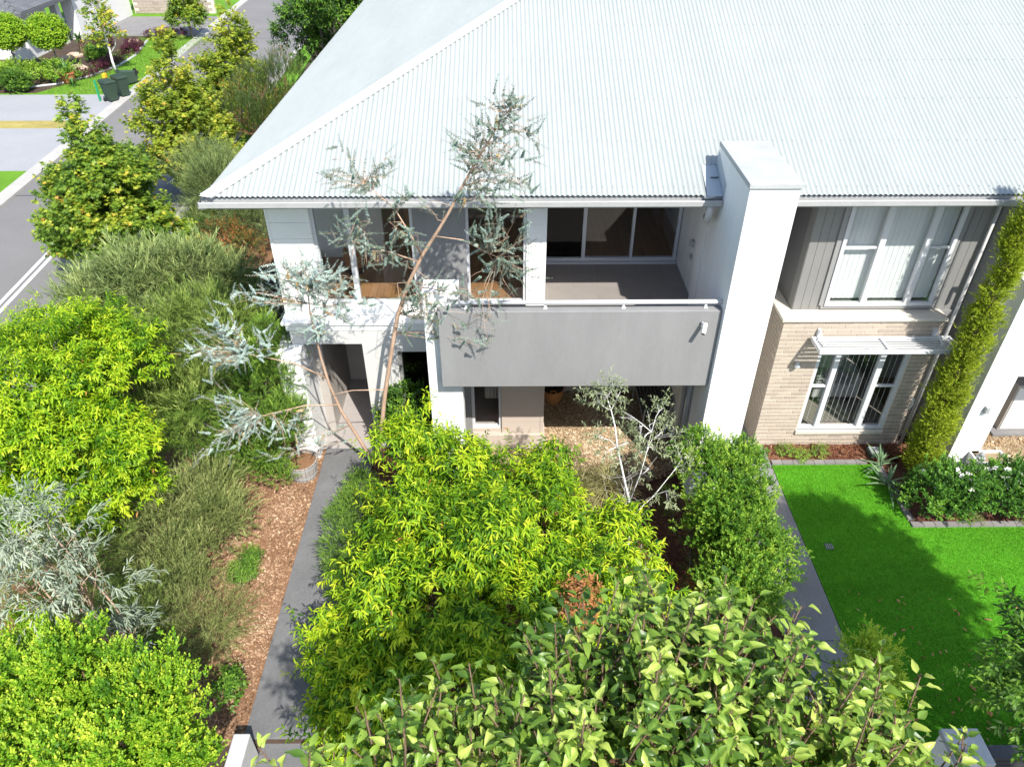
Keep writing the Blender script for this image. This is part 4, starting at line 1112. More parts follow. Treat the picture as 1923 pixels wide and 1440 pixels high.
# pencil cypress
rng = np.random.default_rng(31)
cyl = []
for z, r in ((.35, .36), (.8, .42), (1.3, .43), (1.8, .41), (2.3, .40), (2.8, .38), (3.3, .33), (3.8, .29), (4.3, .25), (4.75, .22), (5.2, .17), (5.6, .12)):
    a = rng.uniform(0, 6.28)
    cyl.append((7.6+.04*math.cos(a), 9.93+.04*math.sin(a), z, r*.64, r*.64, .42))
plant('pencil_cypress', 'slim yellow-green pencil cypress beside the white blade wall', 'tree', (7.6, 9.93, 0), cyl, 32, M['lf_cyp'], M['bark_brown'],
      dict(nclump=1500, per=10, cr=.05, inner=.2, low=-.8), dict(L=12, slen=.085, ll=.026, wr=.5, tmpl='dia', gup=.7, grand=.4, gout=.7, droop=.0, spread=.7, fwd=.9, t0=.45, tamp=.15, ttip=.35), .06, fork=.1, nsub=0, sub=(8, .42))

# street tree off to the right whose crown shades the lawn
rl_ = [(7.6, 3.2, 5.2, 1.2, 1.5, 1.3), (7.75, 4.2, 4.9, .85, .85, 1.0), (7.4, 1.9, 5.4, 1.2, 1.2, 1.3), (8.2, 2.6, 5.0, .9, 1.1, 1.1), (6.7, 3.7, 4.4, .8, .8, .8), (5.75, 3.7, 4.1, .25, .25, .25), (4.95, 3.75, 3.7, .42, .4, .36), (4.85, 3.6, 3.15, .34, .35, .34), (8.1, 1.2, 5.2, 1.0, 1.0, 1.1)]
plant('evergreen_tree', 'dark leafed tree whose branch tips reach in at the right edge', 'tree', (7.3, 2.9, 0), rl_, 33, M['lf_dark'], M['bark_grey'],
      dict(nclump=950, per=8, cr=.12, inner=.3), dict(L=9, slen=.2, ll=.09, wr=.36, tmpl='lance', gup=.3, grand=.5, droop=.5, spread=.9, fwd=.5, t0=.5, tamp=.2, ttip=.35), .12)

# ------------------------------------------------------------------ baby-blue gum with two leaning stems
def silver_sprays(rng, trunks, tips, n_spr, slen, ll, r0, share=.55):
    """branches from the nearest lower point of a stem to each tip; paired round leaves on sprays along them"""
    mb = MB()
    pts = []
    for tr, rr in trunks:
        m = len(tr)
        mb.tube(tr, [rr*(1-.85*i/(m-1)) for i in range(m)], 8)
        for i in range(m-1):
            for t in (0, .5): pts.append((Vector(tr[i]).lerp(Vector(tr[i+1]), t), rr*(1-.85*i/(m-1))))
    sp_p = []; sp_g = []
    tips = list(tips) + [tuple(np.array(min((p_[0] for p_ in pts), key=lambda z_: (z_-Vector(q)).length).lerp(Vector(q), rng.uniform(.45, 1.0)))+rng.normal(size=3)*np.array([.15, .12, .13])) for q in tips for _ in range(3)]
    for tp in tips:
        tp = Vector(tp)
        best = min(pts, key=lambda q: (q[0]-tp).length + (1.2*max(0, q[0].z+.15-tp.z)))
        s = best[0]; r = min(best[1]*.5, r0)
        mid = s.lerp(tp, .5) + Vector((rng.normal()*.06, rng.normal()*.06, rng.normal()*.05+.03))
        path = [s, s.lerp(mid, .5)+Vector((rng.normal()*.02,)*3), mid, mid.lerp(tp, .6)+Vector((rng.normal()*.03, rng.normal()*.03, .02)), tp]
        mb.tube(path, [r, r*.75, r*.55, r*.35, r*.15], 5)
        main = (tp-s).normalized()
        for k in range(n_spr):
            t = 1 - share*(k/max(1, n_spr-1))
            i = min(3, int(t*4)); q = path[i].lerp(path[i+1], t*4-i) if t < 1 else tp
            g = (main*.75 + Vector(rvec(rng, 1)[0])*.8 + Vector((0, 0, .05))).normalized(); q = q + Vector(rvec(rng, 1)[0])*.04
            sp_p.append(q); sp_g.append(g)
            e = q + g*slen*.6
            mb.tube([q, q+g*slen*.3+Vector((0, 0, .004)), e], [.003, .002, .0012], 3, False)
    for tp in tips[::2]:
        tp = Vector(tp); s = min((p_[0] for p_ in pts), key=lambda z_: (z_-tp).length)
        m1 = s.lerp(tp, .4)+Vector((rng.normal()*.1, rng.normal()*.08, rng.normal()*.08)); m2 = s.lerp(tp, .8)+Vector((rng.normal()*.1, rng.normal()*.08, rng.normal()*.08))
        mb.tube([s, m1, m2, tp+Vector((rng.normal()*.1, 0, -.06))], [.005, .004, .003, .0015], 4, False)
    P = np.array(sp_p); Gd = np.array(sp_g); N = len(P)
    e1 = norm(np.cross(Gd, rvec(rng, N))); e2 = np.cross(Gd, e1)
    out = []
    sl = slen*rng.uniform(.65, 1.3, N)
    st = rng.normal(0, .14, N) + np.where(rng.random(N) < .09, .42, 0)
    for k in range(15):
        t = (k+.5)/15
        for sgn in (0, math.pi):
            ph = k*1.57 + sgn + rng.normal(0, .2, N)
            rad = e1*np.cos(ph)[:, None]+e2*np.sin(ph)[:, None]
            pos = P + Gd*(sl*t)[:, None]
            D = norm(rad + Gd*.3)
            Ln = ll*(1.1-.6*t)*rng.uniform(.75, 1.2, N)
            out.append(leaves(pos, D, norm(Gd+rvec(rng, N)*.35), Ln, 1., 'disc', np.clip(.5+st+rng.normal(0, .08, N), .01, .99)))
    return mb, join(out)
T1 = [(-2.41,10.10,0),(-2.28,10.05,0.84),(-2.10,9.95,1.83),(-1.87,9.85,2.84),(-1.68,9.75,3.61),(-1.45,9.65,4.22),(-1.21,9.55,4.71),(-0.93,9.45,5.17),(-0.78,9.40,5.43),(-0.57,9.30,5.85),(-0.45,9.25,6.08),(-0.23,9.15,6.46),(-0.03,9.05,6.82),(0.08,9.00,6.94)]
T1b = [(-1.21,9.55,4.71),(-1.33,9.42,5.1),(-1.5,9.36,5.5),(-1.75,9.3,5.8),(-1.95,9.28,6.0)]
T1c = [(-1.28,9.58,4.6),(-1.6,9.45,4.8),(-1.95,9.3,5.0),(-2.2,9.2,5.15)]
T1d = [(-1.0,9.47,5.05),(-.6,9.35,5.05),(-.25,9.25,4.9),(0,9.2,4.8)]
T2 = [(-2.48,10.15,0),(-2.68,10.05,0.78),(-2.89,9.95,1.54),(-2.98,9.85,2.20),(-3.00,9.75,2.81),(-3.00,9.70,3.25),(-2.99,9.60,3.71),(-2.93,9.50,4.14),(-2.84,9.40,4.50)]
T2b = [(-2.98,9.85,2.3),(-3.4,9.65,2.75),(-3.85,9.5,3.0),(-4.25,9.4,3.15)]
T2c = [(-2.92,9.9,1.7),(-3.4,9.7,1.85),(-3.9,9.5,1.85),(-4.3,9.4,1.8)]
T2d = [(-2.05,9.93,2.0),(-2.6,9.85,2.05),(-3.1,9.75,2.0)]
tips1 = [(0.09,9.0,6.98),(-0.23,9.1,6.75),(0.27,9.1,6.62),(0.36,9.1,6.22),(-0.13,9.1,6.35),(-0.53,9.1,6.35),(0.33,9.12,5.92),(0.18,9.12,5.60),(-0.07,9.1,5.42),(0.25,9.11,5.25),(0.16,9.15,4.83),(0.07,9.18,4.61),(-0.16,9.2,4.19),(-0.43,9.11,5.25),(-2.13,9.26,6.08),(-1.70,9.27,6.14),(-1.81,9.22,5.87),(-2.35,9.11,5.26),(-2.02,9.14,5.43),(-1.30,9.19,5.73),(-0.96,9.2,3.80),(-0.64,9.2,3.78),(-0.17,9.2,3.67),(-0.42,9.2,3.39),(-1.71,9.16,4.75),(-1.16,9.23,4.19),(-1.91,9.14,4.93),(-0.60,9.13,6.50),(0.00,9.14,6.05),(-0.21,9.12,5.75),(-1.37,9.10,5.18),(-0.43,9.15,4.3)]
tips2 = [(-3.38,9.20,4.57),(-3.08,9.30,4.68),(-2.81,9.40,4.64),(-2.58,9.40,4.22),(-3.68,9.20,4.22),(-3.93,9.30,4.24),(-4.66,9.40,3.56),(-5.03,9.40,3.15),(-4.51,9.20,3.00),(-4.77,9.20,2.41),(-4.60,9.20,2.11),(-4.33,9.2,1.57),(-3.78,9.20,1.24),(-3.52,9.30,1.36),(-4.55,9.2,1.66),(-2.86,9.40,3.48),(-2.34,9.20,3.95),(-2.02,9.30,4.07),(-3.76,9.30,3.36),(-4.48,9.3,3.20),(-4.28,9.20,3.96),(-2.35,9.30,4.59),(-5.08,9.2,1.31)]
t = empty('blue_gum', (-2.45, 10.1, 0), 'two-stemmed baby blue gum with round silver leaves by the porch', 'tree')
rng = np.random.default_rng(41)
mb, (v, f, ti) = silver_sprays(rng, [(T1, .043), (T1b, .016), (T1c, .014), (T1d, .012)], tips1, 5, .27, .027, .006, .85)
mb.build('stem', M['bark_tan'], t, smooth=True)
npmesh('crown', v, f, M['lf_blue_d'], t, ti)
mb, (v, f, ti) = silver_sprays(rng, [(T2, .036), (T2b, .016), (T2c, .015), (T2d, .012)], tips2, 8, .27, .028, .006, .9)
mb.build('stem', M['bark_tan'], t, smooth=True)
npmesh('crown', v, f, M['lf_blue'], t, ti)

# white-barked young gum over the gravel
mt = [(1.95,7.75,0),(1.91,7.80,0.77),(1.87,7.85,1.38),(1.72,7.90,1.95),(1.60,7.95,2.44),(1.54,8.00,2.80),(1.47,8.05,3.05),(1.40,8.10,3.25)]
mt2 = [(1.87,7.86,1.45),(1.98,7.92,1.9),(2.05,8.0,2.3),(2.1,8.1,2.6)]
mt3 = [(1.9,7.82,1.1),(2.25,7.95,1.45),(2.5,8.1,1.75),(2.65,8.2,1.95)]
mtips = [(1.40,8.10,3.30),(1.60,8.20,3.27),(1.26,8.10,3.21),(1.79,8.20,2.83),(1.91,8.10,2.71),(2.18,8.30,2.64),(2.30,8.20,2.52),(2.15,8.10,2.30),(1.94,8.00,2.28),(1.76,8.00,2.49),(2.62,8.30,2.01),(2.74,8.20,1.88),(1.27,7.90,2.69),(1.45,7.90,2.38),(2.10,7.90,2.06),(2.41,7.80,1.71),(1.98,8.00,2.60),(2.23,8.30,2.85),(1.3,8.05,3.35),(1.5,8.2,3.4)]
t = empty('white_gum', (1.95, 7.75, 0), 'slender white-barked young gum over the gravel', 'tree')
rng = np.random.default_rng(43)
mb = MB()
allp = []
for tr, rr in ((mt, .026), (mt2, .012), (mt3, .011)):
    m = len(tr); mb.tube(tr, [rr*(1-.8*i/(m-1)) for i in range(m)], 7)
    allp += [Vector(q) for q in tr[1:]]
gp_ = []; gn = []
for tp in mtips:
    tp = Vector(tp); s = min(allp, key=lambda q: (q-tp).length + 1.5*max(0, q.z+.1-tp.z))
    mid = s.lerp(tp, .5)+Vector((rng.normal()*.04, rng.normal()*.04, .0))
    mb.tube([s, mid, tp], [.008, .006, .003], 5)
    for k in range(5):
        e = tp+Vector(rvec(rng, 1)[0])*rng.uniform(.08, .22)
        mb.tube([mid.lerp(tp, rng.random()), e], [.004, .002], 3, False)
        gp_.append(e); gn.append((e-mid).normalized())
for k in range(30):   # bare lower twigs
    s = Vector(mt[1]).lerp(Vector(mt[3]), rng.random()); d = Vector(rvec(rng, 1)[0]); d.z = abs(d.z)*.5+.1
    e = s+d.normalized()*rng.uniform(.25, .7)
    mb.tube([s, s.lerp(e, .5)+Vector((rng.normal()*.04,)*3), e], [.0035, .0025, .0012], 3, False)
mb.build('trunk', M['bark_white'], t, smooth=True)
P = np.repeat(np.array(gp_), 3, 0); Nn = np.repeat(np.array(gn), 3, 0); P = P + rng.normal(size=P.shape)*.05
v, f, ti = sprigs(rng, P, Nn, rng.normal(size=len(P)), L=7, slen=.14, ll=.065, wr=.30, tmpl='lance', gup=.2, grand=.8, droop=.2, spread=.8, fwd=.5, t0=.5, tamp=.15)
npmesh('crown', v, f, M['lf_gum'], t, ti)

# ------------------------------------------------------------------ ornamental pear in the foreground
def pear_leaf(seed, nu=4, nv=7):
    r = random.Random(seed)
    V = []; F = []
    fold = r.uniform(.25, .65); curl = r.uniform(.3, 1.05); wave = r.uniform(.03, .08); ph = r.uniform(0, 6)
    wd = r.uniform(.25, .32)
    for j in range(nv+1):
        t = j/nv
        half = wd*math.sin(math.pi*min(1, t**.72))**.85*(1-.3*t) + .002
        for i in range(nu+1):
            s = i/nu*2-1
            x = s*half
            z = fold*abs(x) - curl*.5*t*t + wave*math.sin(t*11+ph+s*2)*abs(s)
            V.append((x, t, z))
    for j in range(nv):
        for i in range(nu):
            a = j*(nu+1)+i
            F.append((a, a+1, a+nu+2, a+nu+1))
    return np.array(V), np.array(F)
PEAR = empty('pear_tree', (.7, .9, 0), 'ornamental pear tree with large glossy leaves filling the bottom foreground', 'tree')
rng = np.random.default_rng(51)
# shoots rise from a dome of limbs
pl = [(.55, 1.75, 5.4, .9, .7, .8), (-.35, 1.45, 5.1, .4, .4, .5), (1.45, 1.75, 5.35, .7, .65, .7), (1.95, 1.55, 5.1, .45, .5, .6), (.8, .95, 5.2, .8, .55, .6), (1.0, 2.05, 5.55, .5, .45, .7), (-.75, 1.4, 5.3, .3, .4, .4), (-1.0, 1.65, 5.45, .28, .3, .4), (-.55, 1.8, 5.5, .35, .35, .42), (-.15, 1.95, 5.55, .35, .35, .45), (1.05, 2.3, 5.75, .4, .35, .45), (1.45, 2.2, 5.6, .35, .35, .45), (.5, 2.25, 5.75, .35, .3, .5), (2.25, 1.5, 5.2, .3, .45, .5), (1.95, 2.0, 5.45, .35, .35, .4), (2.2, 1.85, 5.3, .25, .3, .4), (.15, 2.0, 5.5, .4, .4, .5), (.75, 2.45, 5.7, .25, .25, .45)]
wood = limbs(rng, (.7, .9, 0), pl, .13, wig=.05, fork=.55, nsub=4)
LP = []; LD = []; LU = []; LS = []; LT = []
lob = np.array(pl)
petm = MB()
for k in range(600):
    l = lob[rng.choice(len(lob), p=(lob[:, 3]*lob[:, 4])/(lob[:, 3]*lob[:, 4]).sum())]
    d = rvec(rng, 1)[0]; d[2] = abs(d[2])
    if rng.random() < .6: d[1] = abs(d[1])
    p = l[:3]+d*l[3:6]*rng.uniform(.55, 1.0)
    g = norm((d*.55+UP*.95+rvec(rng, 1)[0]*.28)[None])[0]
    ln = rng.uniform(.28, .58) if rng.random() < .72 else rng.uniform(.6, .85)
    q = p - g*ln*(.55 if ln < .6 else .5)
    bend = rvec(rng, 1)[0]*.04
    pts = [q, q+g*ln*.5+bend, q+g*ln]
    wood.tube([Vector(a) for a in pts], [.008, .006, .0035], 5)
    nl = int(ln/.032)
    e1 = norm(np.cross(g, rvec(rng, 1)[0])[None])[0]; e2 = np.cross(g, e1)
    st = rng.normal(0, .2); ph = rng.uniform(0, 6)
    for i in range(nl):
        t_ = .08+.92*(i+.5)/nl
        b = q+g*ln*t_+bend*4*t_*(1-t_)
        ph += 2.4+rng.normal(0, .2)
        rad = e1*math.cos(ph)+e2*math.sin(ph)
        pd = norm((rad*.9+g*(.35+.55*t_))[None])[0]
        pe = b+pd*rng.uniform(.025, .05)
        wood.tube([Vector(b), Vector(pe)], [.0016, .0013], 3, False)
        ld = norm((pd+rvec(rng, 1)[0]*.32-UP*.22)[None])[0]
        LP.append(pe); LD.append(ld); LU.append(norm((g*.6+UP*.5+rvec(rng, 1)[0]*.6)[None])[0])
        LS.append(.094*rng.uniform(.7, 1.2)*(1-.25*t_**3)); LT.append(min(.99, max(.01, .50+st+.36*(t_-.5)+rng.normal(0, .13))))
wood.build('trunk', M['bark_brown'], PEAR, smooth=True)
LP, LD, LU, LS, LT = map(np.array, (LP, LD, LU, LS, LT))
# largest on show: nearest to the lens inside its field of view
C0 = np.array([0, 0, 9.6]); cp_, sp_ = math.cos(math.radians(37)), math.sin(math.radians(37))
rel = LP-C0
dep = rel[:, 1]*cp_-rel[:, 2]*sp_; vv = -(rel[:, 1]*sp_+rel[:, 2]*cp_)/dep; uu = rel[:, 0]/dep
inview = (np.abs(uu) < .68) & (vv < .5)
order = np.argsort(np.where(inview, dep-LP[:, 2]*.35, 99))
big = order[:300]; small = order[300:]
variants = []
for s_ in range(6):
    V, F = pear_leaf(s_)
    variants.append((V, F))
pm = []
for s_, (V, F) in enumerate(variants):
    for tv in range(4):
        me = bpy.data.meshes.new('leaf')
        me.from_pydata([tuple(a) for a in V], [], [tuple(int(i) for i in a) for a in F])
        me.polygons.foreach_set('use_smooth', [True]*len(me.polygons))
        at = me.attributes.new('tint', 'FLOAT', 'POINT'); at.data.foreach_set('value', (np.full(len(V), (.12, .36, .6, .85)[tv], np.float32) + np.where(np.abs(V[:, 0]) < .01, .22, 0) - .05*np.cos(V[:, 1]*26)).astype(np.float32))
        me.materials.append(M['lf_pear']); pm.append(me)
from mathutils import Matrix
for i in big:
    tv = int(min(3, max(0, round((LT[i]-.12)/.24))))
    o = bpy.data.objects.new('leaf', pm[rng.integers(6)*4+tv])
    d = norm(LD[i][None])[0]; s_ = norm(np.cross(d, LU[i])[None])[0]; n_ = np.cross(s_, d)
    COL.objects.link(o); o.parent = PEAR
    m = Matrix(((s_[0], d[0], n_[0], 0), (s_[1], d[1], n_[1], 0), (s_[2], d[2], n_[2], 0), (0, 0, 0, 1)))
    o.rotation_mode = 'QUATERNION'; o.rotation_quaternion = m.to_quaternion()
    o.location = Vector(LP[i]) - WOFF[PEAR.name]; o.scale = (float(LS[i]),)*3
parts = []
for s_ in range(6):
    sel = small[s_::6]
    V, F = pear_leaf(s_, 4, 4)
    LEAF['pear'] = (V, [F])
    parts.append(leaves(LP[sel], LD[sel], LU[sel], LS[sel], 1., 'pear', LT[sel]))
v, f, ti = join(parts)
o = npmesh('crown', v, f, M['lf_pear'], PEAR, ti, smooth=True); o['kind'] = 'stuff'

# ------------------------------------------------------------------ strappy plants
def blade_set(rng, base, n, L, w, arch, mat, nm, parent, lo=.1, seg=4, one=True, taper=.1, tz=.5):
    V = []; F = []; T_ = []
    for k in range(n):
        az = rng.uniform(0, 6.283); el = rng.uniform(lo, 1.35)
        d = np.array([math.cos(az)*math.cos(el), math.sin(az)*math.cos(el), math.sin(el)])
        side = np.array([-math.sin(az), math.cos(az), 0])
        ln = L*rng.uniform(.6, 1.1); p = np.array(base)+rng.normal(size=3)*np.array([.03, .03, 0]); b0 = len(V)
        ti = np.clip(tz+rng.normal(0, .2), .01, .99)
        for j in range(seg+1):
            t = j/seg
            ww = w*(1-t)**.6*(.6+.8*t if t < .4 else .92) + .001
            c = p + d*ln*t - UP*arch*ln*t*t
            V += [c-side*ww, c+UP*(-.25*ww), c+side*ww]; T_ += [ti]*3
            if j:
                a = b0+3*(j-1)
                F += [(a, a+1, a+4, a+3), (a+1, a+2, a+5, a+4)]
        if not one:
            npmesh(nm, np.array(V), [np.array(F)], mat, parent, np.array(T_), True); V, F, T_ = [], [], []
    if one: return npmesh(nm, np.array(V), [np.array(F)], mat, parent, np.array(T_))
rng = np.random.default_rng(61)
for (x, y), lab, n in (((1.24, 9.42), 'arching lomandra tussock left of the white gum', 420), ((1.82, 9.50), 'green lomandra tussock behind the white gum stem', 420), ((1.45, 8.75), 'dry sparse tussock at the foot of the lomandras', 220)):
    t = empty('grass_tussock', (x, y, 0), lab, 'grass')
    blade_set(rng, (x, y, .0), n, .95 if n > 300 else .45, .006, .5, M['lf_grass'], 'blades', t, .35, 5, tz=.5 if n > 300 else .75)
for (x, y, s_), lab in (((6.93, 9.55, 1.), 'large grey-green agave at the corner of the lawn'), ((6.98, 10.05, .8), 'smaller agave behind at the foot of the cypress')):
    t = empty('agave', (x, y, 0), lab, 'plant')
    blade_set(rng, (x, y, .08), 16, .62*s_, .038*s_, .25, M['lf_agave'], 'leaf', t, .15, 6, one=False)
for (x, y), lab in (((5.35, 10.45), 'small green seedling clump against the brick wall'), ((6.0, 10.42), 'green weed clump below the ground floor window'), ((5.6, 10.28), 'low weed tuft by the lawn edging'), ((8.05, 8.66), 'grey tuft under the flowering hedge'), ((8.95, 8.66), 'pale tuft at the right end of the flowering hedge')):
    plant('weed_clump', lab, 'plant', (x, y, 0), [(x, y, .07, .13, .12, .1)], int(x*100), M['lf_conif'] if x < 7 else M['lf_olive'], M['bark_grey'],
          dict(nclump=30, per=5, cr=.03, zmin=.01), dict(L=7, slen=.07, ll=.03, wr=.3, tmpl='dia', gup=.6, t0=.5), .004)
# young feathery plant and red-tipped seedlings in the dark mulch
plant('young_conifer', 'thin young feathery conifer leaning over dark mulch', 'plant', (2.95, 7.55, 0), [(2.95, 7.75, .5, .1, .1, .15), (2.8, 8.1, .75, .12, .12, .12), (2.65, 8.4, .9, .1, .12, .1), (3.0, 7.5, .3, .14, .14, .12)], 71, M['lf_dark'], M['bark_grey'],
      dict(nclump=50, per=6, cr=.05, low=-1), dict(L=14, slen=.16, ll=.045, wr=.08, tmpl='needle', gup=.2, droop=.0, spread=.7, fwd=.7, t0=.4), .012)
plant('red_tip_shrub', 'young red-tipped shrub at the foot of the hedge', 'shrub', (2.98, 7.1, 0), [(2.98, 7.1, .4, .16, .2, .25), (2.85, 6.85, .5, .14, .14, .2)], 72, M['lf_red'], M['bark_brown'],
      dict(nclump=34, per=5, cr=.05), dict(L=7, slen=.12, ll=.05, wr=.4, tmpl='flat', gup=.7, t0=.75, tamp=.2), .012)
plant('broadleaf_seedling', 'dark green seedling beside the mulch and path', 'plant', (-4.1, 7.4, 0), [(-4.12, 7.4, .32, .10, .14, .16), (-4.1, 7.62, .36, .09, .1, .14)], 73, M['lf_dark'], M['twig_red'],
      dict(nclump=40, per=5, cr=.05), dict(L=7, slen=.14, ll=.07, wr=.22, tmpl='lance', gup=.7, t0=.6), .01)
plant('broadleaf_seedling', 'small dark seedling near the gate wing wall', 'plant', (-3.85, 5.55, 0), [(-3.85, 5.55, .2, .16, .25, .15)], 74, M['lf_dark'], M['twig_red'],
      dict(nclump=20, per=5, cr=.05), dict(L=7, slen=.12, ll=.06, wr=.4, tmpl='flat', gup=.7, t0=.5), .01)

# ------------------------------------------------------------------ street trees and the garden over the road
def maple(x, y, h, seed, mat, label, w=1., dens=1., lb=.9):
    lo = []
    r_ = np.random.default_rng(seed)
    zs = np.linspace(lb, h-.25, 8)
    for i, z in enumerate(zs):
        t = i/7
        R = w*(1.15*(1-t)**.75+.18)
        for k in range(3 if t < .7 else 1):
            a = r_.uniform(0, 6.28); q = R*.45 if t < .7 else 0
            lo.append((x+q*math.cos(a), y+q*math.sin(a), z+r_.uniform(-.15, .15), R*.72, R*.72, .42))
    return plant('street_maple', label, 'tree', (x, y, 0), lo, seed, mat, M['bark_grey'],
        dict(nclump=int(330*dens), per=9, cr=.11, inner=.2, low=-.5), dict(L=7, slen=.2, ll=.10, wr=1.0, tmpl='maple', gup=.4, grand=.5, droop=.35, spread=1., fwd=.4, t0=.27, tamp=.17, ttip=.25), .06, 'street maples', fork=.15, nsub=1)
maple(-9.95, 17.4, 4.7, 81, M['lf_maple'], 'full green-gold street maple nearest on the left by the road', 1.18, 1.7, 1.4)
maple(-9.75, 22.6, 5.3, 82, M['lf_maple_y'], 'tall golden street maple in the middle of the row', 1.15, 1.3)
maple(-9.9, 29.0, 5.0, 83, M['lf_maple_y'], 'yellowing street maple farthest along the kerb', 1.25, 1.2)
maple(-18.0, 46.0, 3.6, 84, M['lf_maple'], 'green street maple across the road by the far driveway', .8, .5)
plant('street_sapling', 'thin pale-stemmed sapling on the lawn over the road beside bins', 'tree', (-19.2, 38.4, 0), [(-19.25, 38.4, 1.9, .5, .5, .3), (-19.0, 38.3, 2.4, .45, .45, .35), (-19.4, 38.5, 2.8, .45, .45, .3), (-19.2, 38.4, 3.3, .3, .3, .3), (-19.7, 38.4, 1.5, .35, .35, .2), (-18.8, 38.5, 1.6, .35, .3, .2)], 85, M['lf_maple'], M['bark_white'],
      dict(nclump=80, per=5, cr=.12), dict(L=6, slen=.2, ll=.11, wr=1., tmpl='maple', droop=.3, t0=.5, tamp=.15), .07)
plant('evergreen_tree', 'dark glossy evergreen tree past the roof corner', 'tree', (-7.2, 31.5, 0), [(-7.18,31.49,4.00,1.3,1.3,1.3),(-8.3,32.3,3.00,0.9,0.9,0.9),(-6.54,32.13,3.50,1.2,1.2,1.2),(-7.7,32.9,2.20,0.9,0.9,0.9),(-5.97,30.2,4.30,.9,.9,.9)], 86, M['lf_dark'], M['bark_grey'],
      dict(nclump=420, per=8, cr=.14, inner=.2), dict(L=8, slen=.25, ll=.13, wr=.42, tmpl='flat', gup=.4, droop=.3, t0=.5, tamp=.2, ttip=.3), .1)
plant('bottlebrush_shrub', 'twiggy reddish green shrub beyond the left gutter', 'shrub', (-8.5, 25.3, 0), [(-8.6,24.3,2.1,0.75,0.75,0.7),(-8.3,26.0,2.4,.85,.85,.8),(-7.57,26.6,2.6,0.8,0.8,0.8),(-8.3,24.3,1.6,0.8,0.8,0.7),(-7.8,25.2,1.8,.85,.85,.8)], 87, M['lf_red'], M['twig_red'],
      dict(nclump=300, per=8, cr=.15, inner=.2), dict(L=10, slen=.35, ll=.11, wr=.10, tmpl='needle', gup=.8, droop=.0, spread=.5, fwd=.9, t0=.25, tamp=.18, ttip=.2), .09, nsub=12)
plant('wattle_shrub', 'soft grey-green willowy shrub outside the roof corner', 'shrub', (-7.8, 19.4, 0), [(-8.4,20.2,1.9,0.7,0.7,0.6),(-7.66,19.38,1.95,0.8,0.8,0.7),(-8.20,19.3,1.4,0.65,0.65,0.6),(-7.29,18.65,1.45,0.75,0.75,0.7),(-8.3,19.0,1.0,0.5,0.5,0.5),(-6.99,18.73,1.00,0.6,0.6,0.6)], 88, M['lf_feather'], M['bark_grey'],
      dict(nclump=320, per=9, cr=.15, inner=.2), dict(L=12, slen=.4, ll=.15, wr=.05, tmpl='needle', gup=.5, droop=.3, spread=.45, fwd=.9, t0=.32, tamp=.15, ttip=.25), .06, sub=(6, .42))
plant('red_tip_shrub', 'bronze-tipped dark shrub below the willowy shrub', 'shrub', (-7.2, 17.4, 0), [(-7.37,17.60,1.00,0.6,0.6,0.6),(-6.77,17.33,0.90,0.5,0.5,0.5),(-7.67,17.43,0.70,0.4,0.4,0.4)], 89, M['lf_red'], M['bark_grey'],
      dict(nclump=140, per=8, cr=.1), dict(L=8, slen=.16, ll=.05, wr=.45, tmpl='flat', gup=.6, t0=.6, tamp=.15), .03)
for (x, y), lab in (((-22.25, 39.0), 'clipped round topiary ball in front of the white column'), ((-24.25, 39.0), 'clipped round topiary ball at the left picture edge')):
    plant('topiary_ball', lab, 'shrub', (x, y, 0), [(x, y, 1.75, .80, .80, .72)], int(-x*10), M['lf_box'], M['bark_grey'],
      dict(nclump=700, per=8, cr=.06, inner=.1, low=-.9), dict(L=8, slen=.07, ll=.06, wr=.55, tmpl='flat', gup=.3, gout=1., t0=.6, tamp=.1), .06, 'topiary balls')
hl = [(-26.5+k*.7, 36.9+.25*math.sin(k*2), .38+.08*math.sin(k*1.7), .65, .8, .42) for k in range(9)]
plant('hedge_row', 'broad light green shrubbery below the topiary balls', 'hedge', (-24, 36.9, 0), hl, 91, M['lf_hedge'], M['bark_grey'],
      dict(nclump=330, per=8, cr=.1), dict(L=8, slen=.15, ll=.08, wr=.5, tmpl='flat', gup=.5, t0=.65, tamp=.13), .04)
for (x, y, s_), lab in (((-22.3, 35.2, .55), 'dark rounded shrub at the drive corner'), ((-23.9, 35.2, .6), 'taller reddish shrub left of the dark rounded one'), ((-21.1, 40.6, .45), 'small light green shrub between cycads')):
    plant('garden_shrub', lab, 'shrub', (x, y, 0), [(x, y, s_*.8, s_, s_*.8, s_*.8), (x+.4*s_, y, s_*.6, s_*.7, s_*.7, s_*.6)], int(-x*30), M['lf_dark'] if x > -24 else M['lf_red'], M['bark_grey'],
      dict(nclump=100, per=8, cr=.1), dict(L=8, slen=.15, ll=.09, wr=.4, tmpl='flat', gup=.5, t0=.5, tamp=.15), .03)
for i, (pts, lab) in enumerate(((((-20.4, 37.6), (-20.1, 38.6), (-20.0, 39.5), (-20.2, 40.3)), 'long burgundy groundcover row along the garden edging'), (((-20.0, 42.0), (-20.2, 42.8), (-20.4, 43.6)), 'burgundy groundcover patch behind the sapling'), (((-20.3, 46.0), (-19.6, 46.2), (-18.9, 46.3)), 'burgundy groundcover strip by the far driveway'), (((-22.2, 43.2), (-22.1, 43.7)), 'dark burgundy cordyline clump before the garage'))):
    plant('burgundy_groundcover', lab, 'plant', (*pts[0], 0), [(a, b, .16, .42, .5, .28) for a, b in pts], 95+i, M['lf_burg'], M['bark_grey'],
      dict(nclump=120, per=7, cr=.06), dict(L=7, slen=.1, ll=.06, wr=.45, tmpl='flat', gup=.7, t0=.5, tamp=.18), .01)
rng = np.random.default_rng(63)
